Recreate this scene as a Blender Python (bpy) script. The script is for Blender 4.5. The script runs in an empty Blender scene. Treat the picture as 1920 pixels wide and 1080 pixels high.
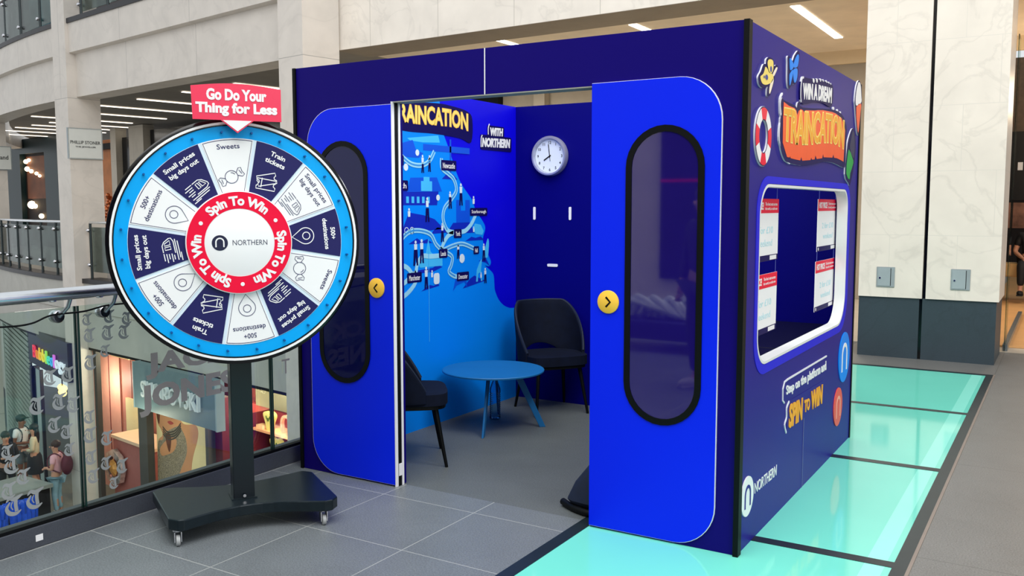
import bpy, bmesh, math, random
from mathutils import Vector, Matrix
from mathutils.geometry import tessellate_polygon
random.seed(7)
SC = bpy.context.scene
COL = SC.collection
PI = math.pi

# ------------------------------------------------------------------ camera
cam_d = bpy.data.cameras.new('camera'); cam = bpy.data.objects.new('camera', cam_d); COL.objects.link(cam)
YAW, PITCH, ROLL = -0.5497, 0.0904, -0.0005
_f = Vector((math.sin(YAW)*math.cos(PITCH), math.cos(YAW)*math.cos(PITCH), -math.sin(PITCH)))
_r = Vector((math.cos(YAW), -math.sin(YAW), 0)); _u = _r.cross(_f)
_r2 = math.cos(ROLL)*_r + math.sin(ROLL)*_u; _u2 = -math.sin(ROLL)*_r + math.cos(ROLL)*_u
cam.matrix_world = Matrix(((_r2.x, _u2.x, -_f.x, 1.2218), (_r2.y, _u2.y, -_f.y, -3.9539), (_r2.z, _u2.z, -_f.z, 1.5947), (0, 0, 0, 1)))
cam_d.lens = 1696.86/1920*36; cam_d.sensor_width = 36; cam_d.clip_start = .05; cam_d.clip_end = 200
SC.camera = cam

# ------------------------------------------------------------------ sky light, daylight, exposure
W = bpy.data.worlds.new('world'); SC.world = W; W.use_nodes = True
_bg = W.node_tree.nodes['Background']; _bg.inputs[0].default_value = (.93, .965, 1, 1); _bg.inputs[1].default_value = .85
def area(name, loc, target, sx, sy, power, col=(1, 1, 1)):
    l = bpy.data.lights.new(name, 'AREA'); l.shape = 'RECTANGLE'; l.size = sx; l.size_y = sy; l.energy = power; l.color = col
    o = bpy.data.objects.new(name, l); COL.objects.link(o); o.location = loc
    o.rotation_euler = (Vector(target)-Vector(loc)).to_track_quat('-Z', 'Y').to_euler(); return o
area('skylight', (1.5, -4, 11), (-1, 2, 0), 12, 9, 1500, (1, .99, .97))
area('concourse_light', (6, -4, 4.6), (-.3, 3, 1), 3, 3, 95, (1, .97, .93))
area('map_wall_fill', (-.7, .5, 2.36), (-2.67, 1.4, 1.2), .5, .3, 16, (.95, .97, 1))  # added light that brightens the map wall; no such fitting is modelled
SC.view_settings.view_transform = 'Standard'; SC.view_settings.look = 'None'
SC.view_settings.gamma = 1; SC.view_settings.use_curve_mapping = False; SC.view_settings.exposure = 0.0

# ------------------------------------------------------------------ materials
def lin(c):
    return tuple(((v/255)/12.92 if v/255 <= .04045 else ((v/255+.055)/1.055)**2.4) for v in c)
MATS = {}
def mat(name, rgb, rough=.5, metal=0, spec=.5, noise=0, nscale=8, bump=0, emit=0, coat=0, alpha=1, trans=0, ior=1.45, raw=False):
    if name in MATS: return MATS[name]
    m = bpy.data.materials.new(name); m.use_nodes = True; nt = m.node_tree; b = nt.nodes['Principled BSDF']
    c = tuple(rgb) if raw else lin(rgb)
    b.inputs['Base Color'].default_value = (*c, 1); b.inputs['Roughness'].default_value = rough
    b.inputs['Metallic'].default_value = metal; b.inputs['Specular IOR Level'].default_value = spec
    b.inputs['IOR'].default_value = ior; b.inputs['Alpha'].default_value = alpha
    b.inputs['Transmission Weight'].default_value = trans; b.inputs['Coat Weight'].default_value = coat
    b.inputs['Coat Roughness'].default_value = .05
    if emit: b.inputs['Emission Color'].default_value = (*c, 1); b.inputs['Emission Strength'].default_value = emit
    if noise or bump:
        tc = nt.nodes.new('ShaderNodeTexCoord'); n = nt.nodes.new('ShaderNodeTexNoise')
        n.inputs['Scale'].default_value = nscale; n.inputs['Detail'].default_value = 6
        nt.links.new(tc.outputs['Object'], n.inputs['Vector'])
        if noise:
            r = nt.nodes.new('ShaderNodeMapRange'); r.inputs['To Min'].default_value = 1-noise; r.inputs['To Max'].default_value = 1+noise
            r.inputs['From Min'].default_value = .3; r.inputs['From Max'].default_value = .7
            nt.links.new(n.outputs['Fac'], r.inputs['Value'])
            v = nt.nodes.new('ShaderNodeVectorMath'); v.operation = 'SCALE'; v.inputs[0].default_value = c
            nt.links.new(r.outputs[0], v.inputs['Scale']); nt.links.new(v.outputs[0], b.inputs['Base Color'])
        if bump:
            bp = nt.nodes.new('ShaderNodeBump'); bp.inputs['Strength'].default_value = bump; bp.inputs['Distance'].default_value = .01
            nt.links.new(n.outputs['Fac'], bp.inputs['Height']); nt.links.new(bp.outputs[0], b.inputs['Normal'])
    MATS[name] = m; return m
def stone(name, rgb, joints=None, rough=.45, vein=.12, speck=0, jointcol=(150, 145, 135), axes='xz', origin=(0, 0), mortar=.004, offset=.5, vscale=1.2, rot=0):
    """stone slabs: colour variation, veins and joints, all from object coordinates"""
    m = bpy.data.materials.new(name); m.use_nodes = True; nt = m.node_tree; b = nt.nodes['Principled BSDF']; L = nt.links
    N = nt.nodes.new
    b.inputs['Roughness'].default_value = rough
    tc = N('ShaderNodeTexCoord')
    n1 = N('ShaderNodeTexNoise'); n1.inputs['Scale'].default_value = vscale; n1.inputs['Detail'].default_value = 8; n1.inputs['Distortion'].default_value = 1.5
    L.new(tc.outputs['Object'], n1.inputs['Vector'])
    a = N('ShaderNodeMath'); a.operation = 'SUBTRACT'; a.inputs[1].default_value = .5; L.new(n1.outputs['Fac'], a.inputs[0])
    ab = N('ShaderNodeMath'); ab.operation = 'ABSOLUTE'; L.new(a.outputs[0], ab.inputs[0])
    mr = N('ShaderNodeMapRange'); mr.inputs['From Max'].default_value = .03; mr.inputs['To Min'].default_value = 1-vein; mr.inputs['To Max'].default_value = 1; L.new(ab.outputs[0], mr.inputs['Value'])
    n2 = N('ShaderNodeTexNoise'); n2.inputs['Scale'].default_value = 2.5; n2.inputs['Detail'].default_value = 5; L.new(tc.outputs['Object'], n2.inputs['Vector'])
    m2 = N('ShaderNodeMapRange'); m2.inputs['From Min'].default_value = .3; m2.inputs['From Max'].default_value = .7; m2.inputs['To Min'].default_value = .93; m2.inputs['To Max'].default_value = 1.05; L.new(n2.outputs['Fac'], m2.inputs['Value'])
    mu = N('ShaderNodeMath'); mu.operation = 'MULTIPLY'; L.new(mr.outputs[0], mu.inputs[0]); L.new(m2.outputs[0], mu.inputs[1])
    last = mu
    if speck:
        n3 = N('ShaderNodeTexNoise'); n3.inputs['Scale'].default_value = 140; n3.inputs['Detail'].default_value = 3; L.new(tc.outputs['Object'], n3.inputs['Vector'])
        m3 = N('ShaderNodeMapRange'); m3.inputs['From Min'].default_value = .3; m3.inputs['From Max'].default_value = .7; m3.inputs['To Min'].default_value = 1-speck; m3.inputs['To Max'].default_value = 1+speck; L.new(n3.outputs['Fac'], m3.inputs['Value'])
        mm = N('ShaderNodeMath'); mm.operation = 'MULTIPLY'; L.new(last.outputs[0], mm.inputs[0]); L.new(m3.outputs[0], mm.inputs[1]); last = mm
    v = N('ShaderNodeVectorMath'); v.operation = 'SCALE'; v.inputs[0].default_value = lin(rgb); L.new(last.outputs[0], v.inputs['Scale'])
    out = v.outputs[0]
    if joints:
        sx = N('ShaderNodeSeparateXYZ'); L.new(tc.outputs['Object'], sx.inputs[0])
        ax = {'x': 0, 'y': 1, 'z': 2}
        cb = N('ShaderNodeCombineXYZ')
        for i in (0, 1):
            ad = N('ShaderNodeMath'); ad.operation = 'SUBTRACT'; ad.inputs[1].default_value = origin[i]
            L.new(sx.outputs[ax[axes[i]]], ad.inputs[0]); L.new(ad.outputs[0], cb.inputs[i])
        br = N('ShaderNodeTexBrick'); br.offset = offset; br.inputs['Scale'].default_value = 1; br.inputs['Mortar Size'].default_value = mortar
        br.inputs['Mortar Smooth'].default_value = .3
        br.inputs['Brick Width'].default_value = joints[0]; br.inputs['Row Height'].default_value = joints[1]
        L.new(cb.outputs[0], br.inputs['Vector'])
        mx = N('ShaderNodeMix'); mx.data_type = 'RGBA'; mx.inputs['B'].default_value = (*lin(jointcol), 1)
        L.new(br.outputs['Fac'], mx.inputs['Factor']); L.new(out, mx.inputs['A']); out = mx.outputs['Result']
    L.new(out, b.inputs['Base Color'])
    MATS[name] = m; return m

NAVY = mat('navy_vinyl', (16, 2, 106), .5, spec=.12, noise=.04, nscale=1.2)
NAVYSIDE = mat('side_navy_vinyl', (34, 24, 134), .45, spec=.16, noise=.04, nscale=1.2)
BLUE = mat('bright_blue_vinyl', (0, 36, 236), .45, spec=.2, noise=.03, nscale=1.2)
INBLUE = mat('royal_blue_print', (8, 2, 225), .5, spec=.2, noise=.03, nscale=1.2)
INNAVY = mat('inner_navy_vinyl', (2, 0, 112), .5, spec=.12, noise=.03, nscale=1.2)
LAND = mat('sky_blue_print', (0, 140, 255), .5, spec=.2, noise=.04, nscale=1)
LANDHI = mat('pale_blue_print', (70, 195, 255), .5, noise=.02)
LANDDK = mat('deep_blue_print', (0, 85, 225), .5, noise=.02)
PALE = mat('ice_blue_print', (160, 225, 250), .5, noise=.02)
WHITE = mat('white_print', (246, 246, 246), .45, noise=.01)
WEDGE = mat('white_board_edge', (235, 235, 240), .5, noise=.01)
BLACK = mat('matt_black', (6, 8, 10), .5, spec=.2, noise=.05)
GLOSSBLK = mat('gloss_black', (8, 9, 11), .18, noise=.03)
DKNAVY = mat('ink_navy_print', (20, 14, 84), .5, spec=.1, noise=.03)
WNAVY = mat('wheel_navy', (34, 33, 92), .4, spec=.25, noise=.03)
CYAN = mat('wheel_cyan', (0, 168, 245), .4, spec=.2, noise=.02)
RED = mat('crimson_print', (242, 20, 62), .38, spec=.15, noise=.02)
SIGNRED = mat('sign_red', (240, 45, 85), .3, noise=.02)
YELLOW = mat('warm_yellow', (255, 200, 75), .45, spec=.15, noise=.02)
YELLOW2 = mat('pale_yellow', (252, 226, 120), .45, spec=.15, noise=.02)
ORANGE = mat('orange_red', (252, 98, 48), .42, spec=.15, noise=.03)
AMBER = mat('amber_print', (250, 175, 50), .45, spec=.15, noise=.02)
CREAM = mat('cream_print', (255, 240, 215), .45, noise=.02)
GREEN = mat('leaf_green_print', (40, 165, 75), .45, spec=.15, noise=.03)
SKYB = mat('sky_blue_logo', (0, 140, 250), .4, spec=.15, noise=.02)
GREYDK = mat('slate_grey_print', (62, 62, 92), .5, spec=.1, noise=.03)
PANEB = mat('smoked_window', (26, 14, 96), .03, spec=1, ior=1.6, noise=.03)
PANEL = mat('dark_smoked_window', (8, 10, 66), .03, spec=.45, ior=1.5, noise=.03)
STEEL = mat('brushed_steel', (228, 232, 236), .25, metal=1, noise=.05)
STEELDK = mat('satin_steel', (150, 160, 165), .35, metal=.9, noise=.05)
CHROME = mat('chrome', (225, 225, 230), .12, metal=1, noise=.02)
BASEBLK = mat('brushed_black_steel', (22, 34, 40), .3, metal=.3, noise=.15, nscale=30)
TABLEB = mat('table_blue', (20, 105, 165), .45, noise=.03)
VELVET = mat('midnight_velvet', (7, 15, 34), .8, spec=.2, noise=.2, nscale=14)
VELVETD = mat('velvet_piping', (22, 32, 52), .6, spec=.3, noise=.1)
FROST = mat('frosted_vinyl', (150, 155, 155), .7, noise=.04)
FROSTD = mat('grey_frosted_vinyl', (160, 156, 150), .7, noise=.04)
GLASS = None
def glassmat(name, col=(.85, .95, .92), alpha=.12):
    m = bpy.data.materials.new(name); m.use_nodes = True; nt = m.node_tree
    for n in list(nt.nodes):
        if n.type != 'OUTPUT_MATERIAL': nt.nodes.remove(n)
    out = [n for n in nt.nodes if n.type == 'OUTPUT_MATERIAL'][0]
    t = nt.nodes.new('ShaderNodeBsdfTransparent'); t.inputs[0].default_value = (*col, 1)
    g = nt.nodes.new('ShaderNodeBsdfGlossy'); g.inputs['Roughness'].default_value = .02
    fr = nt.nodes.new('ShaderNodeFresnel'); fr.inputs[0].default_value = 1.35
    tc = nt.nodes.new('ShaderNodeTexCoord'); nz = nt.nodes.new('ShaderNodeTexNoise'); nz.inputs['Scale'].default_value = 3
    nt.links.new(tc.outputs['Object'], nz.inputs['Vector'])
    ml = nt.nodes.new('ShaderNodeMath'); ml.operation = 'MULTIPLY'; nt.links.new(fr.outputs[0], ml.inputs[0])
    mr = nt.nodes.new('ShaderNodeMapRange'); mr.inputs['To Min'].default_value = .75; mr.inputs['To Max'].default_value = 1; nt.links.new(nz.outputs['Fac'], mr.inputs['Value'])
    nt.links.new(mr.outputs[0], ml.inputs[1])
    mx = nt.nodes.new('ShaderNodeMixShader'); nt.links.new(ml.outputs[0], mx.inputs[0]); nt.links.new(t.outputs[0], mx.inputs[1]); nt.links.new(g.outputs[0], mx.inputs[2])
    nt.links.new(mx.outputs[0], out.inputs['Surface']); MATS[name] = m; return m
RAILGLASS = glassmat('balustrade_glass', (.86, .94, .915))
FARGLASS = glassmat('far_balustrade_glass', (.62, .72, .69))
CLEAR = glassmat('clear_plastic', (.55, .78, .9))
LIGHTW = mat('ceiling_light_strip', (255, 250, 240), .5, emit=5)
LIGHTW2 = mat('far_light_strip', (255, 246, 230), .5, emit=2.5)
FLOORM = stone('grey_granite', (106, 112, 115), joints=(.6, .6), axes='xy', origin=(-1.95, -.14), mortar=.003, offset=0, jointcol=(158, 161, 158), rough=.42, vein=.05, speck=.32)
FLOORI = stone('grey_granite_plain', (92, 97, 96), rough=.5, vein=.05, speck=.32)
FLOORR = stone('grey_granite_large', (110, 110, 108), joints=(3.2, 1.75), axes='xy', origin=(.7, .42), mortar=.003, offset=.5, jointcol=(82, 82, 82), rough=.42, vein=.05, speck=.32)
FACST = stone('facade_limestone', (224, 216, 206), joints=(2.6, 4.1), axes='xz', origin=(.8, -.2), jointcol=(170, 165, 158), mortar=.006, vein=.06, vscale=.7)
FACWARM = stone('warm_limestone', (190, 182, 168), joints=(1.6, 1.05), axes='xz', jointcol=(165, 155, 140), mortar=.006, vein=.06, vscale=.7)
MARBLE = stone('veined_marble', (240, 231, 217), joints=(.64, .655), axes='xz', origin=(-.68, .637), jointcol=(226, 219, 206), mortar=.003, vein=.09, vscale=1.4, rough=.35)
BEAMST = stone('beam_marble', (244, 236, 224), joints=(1.35, 3), axes='xz', origin=(0, 3.2), jointcol=(205, 198, 186), mortar=.006, vein=.08, offset=0)
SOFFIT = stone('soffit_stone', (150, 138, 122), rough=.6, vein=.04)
PLINTH = stone('dark_slate_plinth', (52, 66, 74), rough=.5, vein=.1, speck=.1)
LOWST = stone('lower_fascia_stone', (192, 190, 182), rough=.6, vein=.04, vscale=.5)
KERBM = stone('kerb_granite', (72, 76, 84), rough=.4, vein=.05, speck=.12)
TEAL = mat('lit_teal_glass', (112, 214, 194), .07, spec=.6, noise=.03, nscale=1.5, emit=.1)
TEALHI = mat('pale_teal_glass', (138, 230, 212), .07, spec=.6, noise=.03, nscale=1.5, emit=.12)
FRAMEDK = mat('dark_steel_frame', (34, 48, 54), .35, metal=.4, noise=.1, nscale=6)

# ------------------------------------------------------------------ mesh tools
def frame(o, a, b, d):
    a, b, d = Vector(a), Vector(b), Vector(d)
    return Matrix(((a.x, b.x, d.x, o[0]), (a.y, b.y, d.y, o[1]), (a.z, b.z, d.z, o[2]), (0, 0, 0, 1)))
ID = Matrix.Identity(4)
_tc = {}
def text2d(s, off=0.0, res=3):
    k = (s, off, res)
    if k in _tc: return _tc[k]
    c = bpy.data.curves.new('t', 'FONT'); c.body = s; c.size = 1; c.offset = off; c.resolution_u = res; c.fill_mode = 'FRONT'
    o = bpy.data.objects.new('t', c); COL.objects.link(o)
    dg = bpy.context.evaluated_depsgraph_get(); dg.update()
    me = bpy.data.meshes.new_from_object(o.evaluated_get(dg))
    bm = bmesh.new(); bm.from_mesh(me); bmesh.ops.remove_doubles(bm, verts=bm.verts, dist=1e-5); bmesh.ops.triangulate(bm, faces=bm.faces)
    vs = [(v.co.x, v.co.y) for v in bm.verts]; bm.verts.index_update()
    fs = []
    for f in bm.faces:
        ix = [v.index for v in f.verts]
        (x0, y0), (x1, y1), (x2, y2) = (vs[i] for i in ix)
        if (x1-x0)*(y2-y0)-(x2-x0)*(y1-y0) < 0: ix.reverse()
        fs.append(ix)
    bm.free(); bpy.data.meshes.remove(me); bpy.data.objects.remove(o); bpy.data.curves.remove(c)
    _tc[k] = (vs, fs); return _tc[k]
def bbox(vs):
    xs = [v[0] for v in vs]; ys = [v[1] for v in vs]; return min(xs), min(ys), max(xs), max(ys)
def circ(cx, cy, r, n=32, ry=None, a0=0, a1=2*PI):
    full = abs(a1-a0-2*PI) < 1e-6; k = n if full else n+1
    return [(cx+r*math.cos(a0+(a1-a0)*i/n), cy+(ry or r)*math.sin(a0+(a1-a0)*i/n)) for i in range(k)]
def rrect(x0, y0, x1, y1, r, n=10):
    """rounded rectangle, r = radius or (bl, br, tr, tl)"""
    if not isinstance(r, tuple): r = (r,)*4
    out = []
    for (cx, cy, a, q) in ((x0+r[0], y0+r[0], PI, r[0]), (x1-r[1], y0+r[1], 1.5*PI, r[1]), (x1-r[2], y1-r[2], 0, r[2]), (x0+r[3], y1-r[3], .5*PI, r[3])):
        if q < 1e-5: out.append((cx, cy)); continue
        out += [(cx+q*math.cos(a+PI/2*i/n), cy+q*math.sin(a+PI/2*i/n)) for i in range(n+1)]
    return out
def smooth(pts, k=6, closed=False):
    """Catmull-Rom through 2D or 3D points"""
    n = len(pts); out = []
    P = lambda i: Vector(pts[i % n]) if closed else Vector(pts[min(max(i, 0), n-1)])
    for i in range(n if closed else n-1):
        a, b, c, d = P(i-1), P(i), P(i+1), P(i+2)
        for j in range(k):
            t = j/k
            out.append(tuple(.5*((2*b)+(c-a)*t+(2*a-5*b+4*c-d)*t*t+(3*b-a-3*c+d)*t**3)))
    if not closed: out.append(tuple(pts[-1]))
    return out
class MB:
    def __init__(s): s.bm = bmesh.new()
    def add2d(s, vs, fs, M, d0, d1, warp=None):
        w = warp or (lambda x, y: (x, y))
        vs = [w(x, y) for x, y in vs]
        top = [s.bm.verts.new(M @ Vector((x, y, d1))) for x, y in vs]
        for f in fs:
            try: s.bm.faces.new([top[i] for i in f])
            except ValueError: pass
        if abs(d1-d0) > 1e-6:
            bot = [s.bm.verts.new(M @ Vector((x, y, d0))) for x, y in vs]
            E = {}
            for f in fs:
                for i in range(len(f)):
                    a, b = f[i], f[(i+1) % len(f)]; E[(a, b)] = E.get((a, b), 0)+1
            for (a, b) in E:
                if (b, a) not in E:
                    try: s.bm.faces.new([top[a], bot[a], bot[b], top[b]])
                    except ValueError: pass
            for f in fs:
                try: s.bm.faces.new([bot[i] for i in reversed(f)])
                except ValueError: pass
        return s
    def plate(s, M, loops, d0, d1, warp=None):
        if not isinstance(loops[0][0], (list, tuple)): loops = [loops]
        flat = [p for l in loops for p in l]
        tr = tessellate_polygon([[Vector((x, y, 0)) for x, y in l] for l in loops])
        fs = []
        for t in tr:
            (x0, y0), (x1, y1), (x2, y2) = (flat[i] for i in t)
            cr = (x1-x0)*(y2-y0)-(x2-x0)*(y1-y0)
            if abs(cr) < 1e-12: continue
            fs.append(list(t) if cr > 0 else list(reversed(t)))
        return s.add2d([tuple(p) for p in flat], fs, M, d0, d1, warp)
    def text(s, M, t, x0, y0, x1, y1, d0=0, d1=.001, bold=0, warp=None, keep=None, slant=0):
        """text squeezed into the box x0..x1, y0..y1 (keep='h': width follows the height, centred; 'l': left)"""
        vs, fs = text2d(t, bold)
        a, b, c, d = bbox(vs); sy = (y1-y0)/(d-b); sx = (x1-x0)/(c-a)
        if keep:
            sx = sy*.95; w = (c-a)*sx
            if keep == 'h': m = (x0+x1)/2; x0 = m-w/2
        q = [(x0+(x-a)*sx+slant*(y-b)*sy, y0+(y-b)*sy) for x, y in vs]
        return s.add2d(q, fs, M, d0, d1, warp)
    def stroke(s, M, pts, w, d0=0, d1=.001, closed=False):
        pts = [Vector(p).to_2d() for p in pts]; n = len(pts); L, R = [], []
        for i, p in enumerate(pts):
            a = pts[i-1] if (i or closed) else p; b = pts[(i+1) % n] if (i < n-1 or closed) else p
            t = (b-a)
            if t.length < 1e-9: t = Vector((1, 0))
            t.normalize(); nn = Vector((-t.y, t.x)); ww = w(i/(n-1)) if callable(w) else w
            L.append(p+nn*ww/2); R.append(p-nn*ww/2)
        vs = [tuple(p) for p in L+R]; fs = []
        for i in range(n if closed else n-1):
            j = (i+1) % n; fs.append([i, n+i, n+j, j])
        return s.add2d(vs, fs, M, d0, d1)
    def box(s, x, y, z, M=ID, bev=0):
        v = [s.bm.verts.new(M @ Vector((x[i], y[j], z[k]))) for i in (0, 1) for j in (0, 1) for k in (0, 1)]
        fs = [s.bm.faces.new([v[i] for i in f]) for f in ((0, 1, 3, 2), (4, 6, 7, 5), (0, 4, 5, 1), (2, 3, 7, 6), (0, 2, 6, 4), (1, 5, 7, 3))]
        if bev:
            es = list({e for f in fs for e in f.edges}); bmesh.ops.bevel(s.bm, geom=es, offset=bev, segments=2, affect='EDGES')
        return s
    def tube(s, pts, r, n=10, M=ID, cap=True):
        pts = [M @ Vector(p) for p in pts]; m = len(pts); rings = []
        up = Vector((0, 0, 1))
        for i, p in enumerate(pts):
            t = (pts[min(i+1, m-1)]-pts[max(i-1, 0)]).normalized()
            a = t.cross(up)
            if a.length < 1e-3: a = t.cross(Vector((0, 1, 0)))
            a.normalize(); b = t.cross(a); rr = r[i] if isinstance(r, (list, tuple)) else (r(i/(m-1)) if callable(r) else r)
            rings.append([s.bm.verts.new(p+(a*math.cos(2*PI*k/n)+b*math.sin(2*PI*k/n))*rr) for k in range(n)])
        for i in range(m-1):
            for k in range(n): s.bm.faces.new([rings[i][k], rings[i][(k+1) % n], rings[i+1][(k+1) % n], rings[i+1][k]])
        if cap:
            s.bm.faces.new(rings[0]); s.bm.faces.new(list(reversed(rings[-1])))
        return s
    def lathe(s, prof, M=ID, n=32):
        """profile of (radius, height) turned about the local third axis"""
        rings = []
        for r, h in prof:
            rings.append([s.bm.verts.new(M @ Vector((max(r, 1e-5)*math.cos(2*PI*k/n), max(r, 1e-5)*math.sin(2*PI*k/n), h))) for k in range(n)])
        for i in range(len(prof)-1):
            for k in range(n): s.bm.faces.new([rings[i][k], rings[i][(k+1) % n], rings[i+1][(k+1) % n], rings[i+1][k]])
        s.bm.faces.new(list(reversed(rings[0]))); s.bm.faces.new(rings[-1]); return s
    def ell(s, c, r, M=ID, n=14):
        ret = bmesh.ops.create_uvsphere(s.bm, u_segments=n, v_segments=max(6, n*2//3), radius=1)
        T = M @ Matrix.Translation(c) @ Matrix.Diagonal((r[0], r[1], r[2], 1))
        for v in ret['verts']: v.co = T @ v.co
        return s
    def build(s, name, m, parent=None, local=False, sm=False, label=None, kind=None, cat=None, group=None, bev=0):
        bmesh.ops.recalc_face_normals(s.bm, faces=s.bm.faces)
        me = bpy.data.meshes.new(name); s.bm.to_mesh(me); s.bm.free()
        if sm:
            for p in me.polygons: p.use_smooth = True
            me.set_sharp_from_angle(angle=math.radians(40))
        o = bpy.data.objects.new(name, me); COL.objects.link(o); me.materials.append(m)
        if parent:
            o.parent = parent
            if not local: o.matrix_parent_inverse = WMx(parent).inverted()
        tag(o, label, cat, group, kind)
        if bev:
            b = o.modifiers.new('bevel', 'BEVEL'); b.width = bev; b.segments = 2; b.limit_method = 'ANGLE'
        return o
def WMx(o):
    m = o.matrix_basis.copy() if not o.parent else WMx(o.parent) @ o.matrix_parent_inverse @ o.matrix_basis
    return m
def tag(o, label=None, cat=None, group=None, kind=None):
    if label: o['label'] = label
    if cat: o['category'] = cat
    if group: o['group'] = group
    if kind: o['kind'] = kind
    return o
def empty(name, loc=(0, 0, 0), rz=0, label=None, cat=None, group=None, kind=None):
    o = bpy.data.objects.new(name, None); COL.objects.link(o); o.empty_display_size = .1
    o.location = loc; o.rotation_euler = (0, 0, rz); o.matrix_basis  # world matrix from basis
    return tag(o, label, cat, group, kind)
def copy_tree(o, parent=None):
    c = o.copy(); COL.objects.link(c)
    if parent: c.parent = parent; c.matrix_parent_inverse = o.matrix_parent_inverse
    for ch in list(o.children): copy_tree(ch, c)
    return c
def struct(mb, name, m, **k): return mb.build(name, m, kind='structure', **k)

FR = frame((0, 0, 0), (1, 0, 0), (0, 0, 1), (0, -1, 0))           # booth front: a=x, b=z, out=-y
SD = frame((0, 0, 0), (0, 1, 0), (0, 0, 1), (1, 0, 0))            # booth side: a=y, b=z, out=+x
LW = frame((-2.67, 0, 0), (0, 1, 0), (0, 0, 1), (1, 0, 0))        # inner face of the booth's left wall
BW = frame((0, 2.46, 0), (1, 0, 0), (0, 0, 1), (0, -1, 0))        # inner face of the booth's back wall

# ================================================================== LARGE STRUCTURE
# deck floor (stone) around the strip of lit glass
mb = MB(); mb.box((-2.95, -.82), (-9, .06), (-.3, 0)); mb.box((-9, -2.95), (-9, -3.84), (-.3, 0)); mb.box((-.82, .7), (-9, -3.2), (-.3, 0)); struct(mb, 'floor', FLOORM)
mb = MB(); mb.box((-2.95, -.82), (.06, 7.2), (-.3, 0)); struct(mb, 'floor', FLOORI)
mb = MB(); mb.box((.7, 9), (-9, 7.2), (-.3, 0)); mb.box((-.82, .7), (5.62, 7.2), (-.3, 0)); struct(mb, 'floor', FLOORR)
BEAMS = [-3.2, -1.46, .26, 1.96, 3.70, 5.58]
mb = MB()
mb.box((-.82, -.75), (-3.2, 5.62), (-.3, .002)); mb.box((.63, .69), (-3.2, 5.62), (-.3, .002))
for y in BEAMS: mb.box((-.75, .63), (y-.035, y+.035), (-.3, .002))
struct(mb, 'trim_1', FRAMEDK)
mb = MB(); mb.box((.69, .705), (-3.2, 5.62), (-.3, .004)); struct(mb, 'trim_2', mat('brass_edge', (140, 128, 120), .4, metal=.3, noise=.05))
gl_names = ['lit teal glass floor panel in front of the doorway corner', 'lit teal glass floor panel at the very front of the strip', 'lit teal glass floor panel along the booth side, nearest the round white logo', 'lit teal glass floor panel reaching the booth\'s far corner', 'farthest lit teal glass floor panel, beside the dark plinth']
for i in range(5):
    y0, y1 = BEAMS[i]+.035, BEAMS[i+1]-.035
    mb = MB(); mb.box((-.75, .515), (y0, y1), (-.05, 0)); mb.box((.60, .63), (y0, y1), (-.05, 0))
    o = struct(mb, 'glass_floor', TEAL)
    mb = MB(); mb.box((.515, .60), (y0, y1), (-.05, 0)); p = mb.build('edge_band', TEALHI, o)
# right marble pillar with dark plinth
mb = MB(); mb.box((-.655, -.03), (6.2, 7.1), (.637, 9)); mb.box((.005, .675), (6.2, 7.1), (.637, 9))
struct(mb, 'wall_back', MARBLE)
mb = MB(); mb.box((-.65, -.055), (6.22, 7.1), (0, .637)); mb.box((-.025, .655), (6.22, 7.1), (0, .637)); struct(mb, 'baseboard_back', PLINTH)
mb = MB(); mb.box((-.06, .03), (6.24, 6.5), (0, 9)); struct(mb, 'trim_3', GLOSSBLK)

# gallery facade opposite: frame with a = along the wall (to the right), b = height, out = towards the void
A0 = Vector((-17.451, 8.058, 0)); UU = Vector((.98570, -.16849, 0)); NN = Vector((.16849, .98570, 0))
FM = frame(A0, UU, (0, 0, 1), -NN)
def fp(s, off, z):  # facade point, off = depth behind the wall line
    return A0+UU*s+NN*off+Vector((0, 0, z))
K = .0155
def curve_path(s0, s1, off, n=16):
    """wall line in plan: straight to the right of the stone pillar, bending away to its left"""
    out = []
    for i in range(n+1):
        s = s0+(s1-s0)*i/n
        if s >= 0: p = fp(s, off, 0); nn = NN
        else:
            sl = 2*K*s; t = (UU+NN*sl).normalized(); nn = Vector((-t.y, t.x, 0)); p = fp(s, K*s*s, 0)+nn*off
        out.append((p, nn))
    return out
def sweep(mb, s0, s1, prof, n=None):
    """profile of (off, z) points swept along the wall line"""
    n = n or (1 if s0 >= 0 else 16); path = curve_path(s0, s1, 0, n)
    rings = [[mb.bm.verts.new(p+nn*o+Vector((0, 0, z))) for o, z in prof] for p, nn in path]; m = len(prof)
    for i in range(n):
        for k in range(m): mb.bm.faces.new([rings[i][k], rings[i+1][k], rings[i+1][(k+1) % m], rings[i][(k+1) % m]])
    mb.bm.faces.new(rings[0]); mb.bm.faces.new(list(reversed(rings[-1])))
UP = [(.0, 3.93), (0, 4.83), (-.13, 4.85), (-.13, 5.46), (.5, 5.46), (.5, 3.93)]
LOWP = [(0, -1.5), (0, -.72), (-.03, -.70), (-.03, -.08), (.85, -.08), (.85, -1.5)]
for k, (s0, s1) in enumerate(((.38, 8.14), (-7.3, -.22), (-22, -7.85))):
    mb = MB(); sweep(mb, s0, s1, UP); struct(mb, 'wall_upper', FACST)
    mb = MB(); sweep(mb, s0, s1, LOWP); struct(mb, 'wall_lower', LOWST)
    mb = MB(); sweep(mb, s0, s1, [(-.16, 5.46), (-.16, 5.56), (.1, 5.56), (.1, 5.46)]); sweep(mb, s0, s1, [(-.06, -.08), (-.06, 0.02), (.35, .02), (.35, -.08)])
    struct(mb, 'trim_4', mat('dark_edge_metal', (32, 32, 38), .45, noise=.05))
    mb = MB(); sweep(mb, s0, s1, [(.02, -1.56), (.02, -1.5), (.8, -1.5), (.8, -1.56)]); struct(mb, 'trim_5', BLACK)
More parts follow.
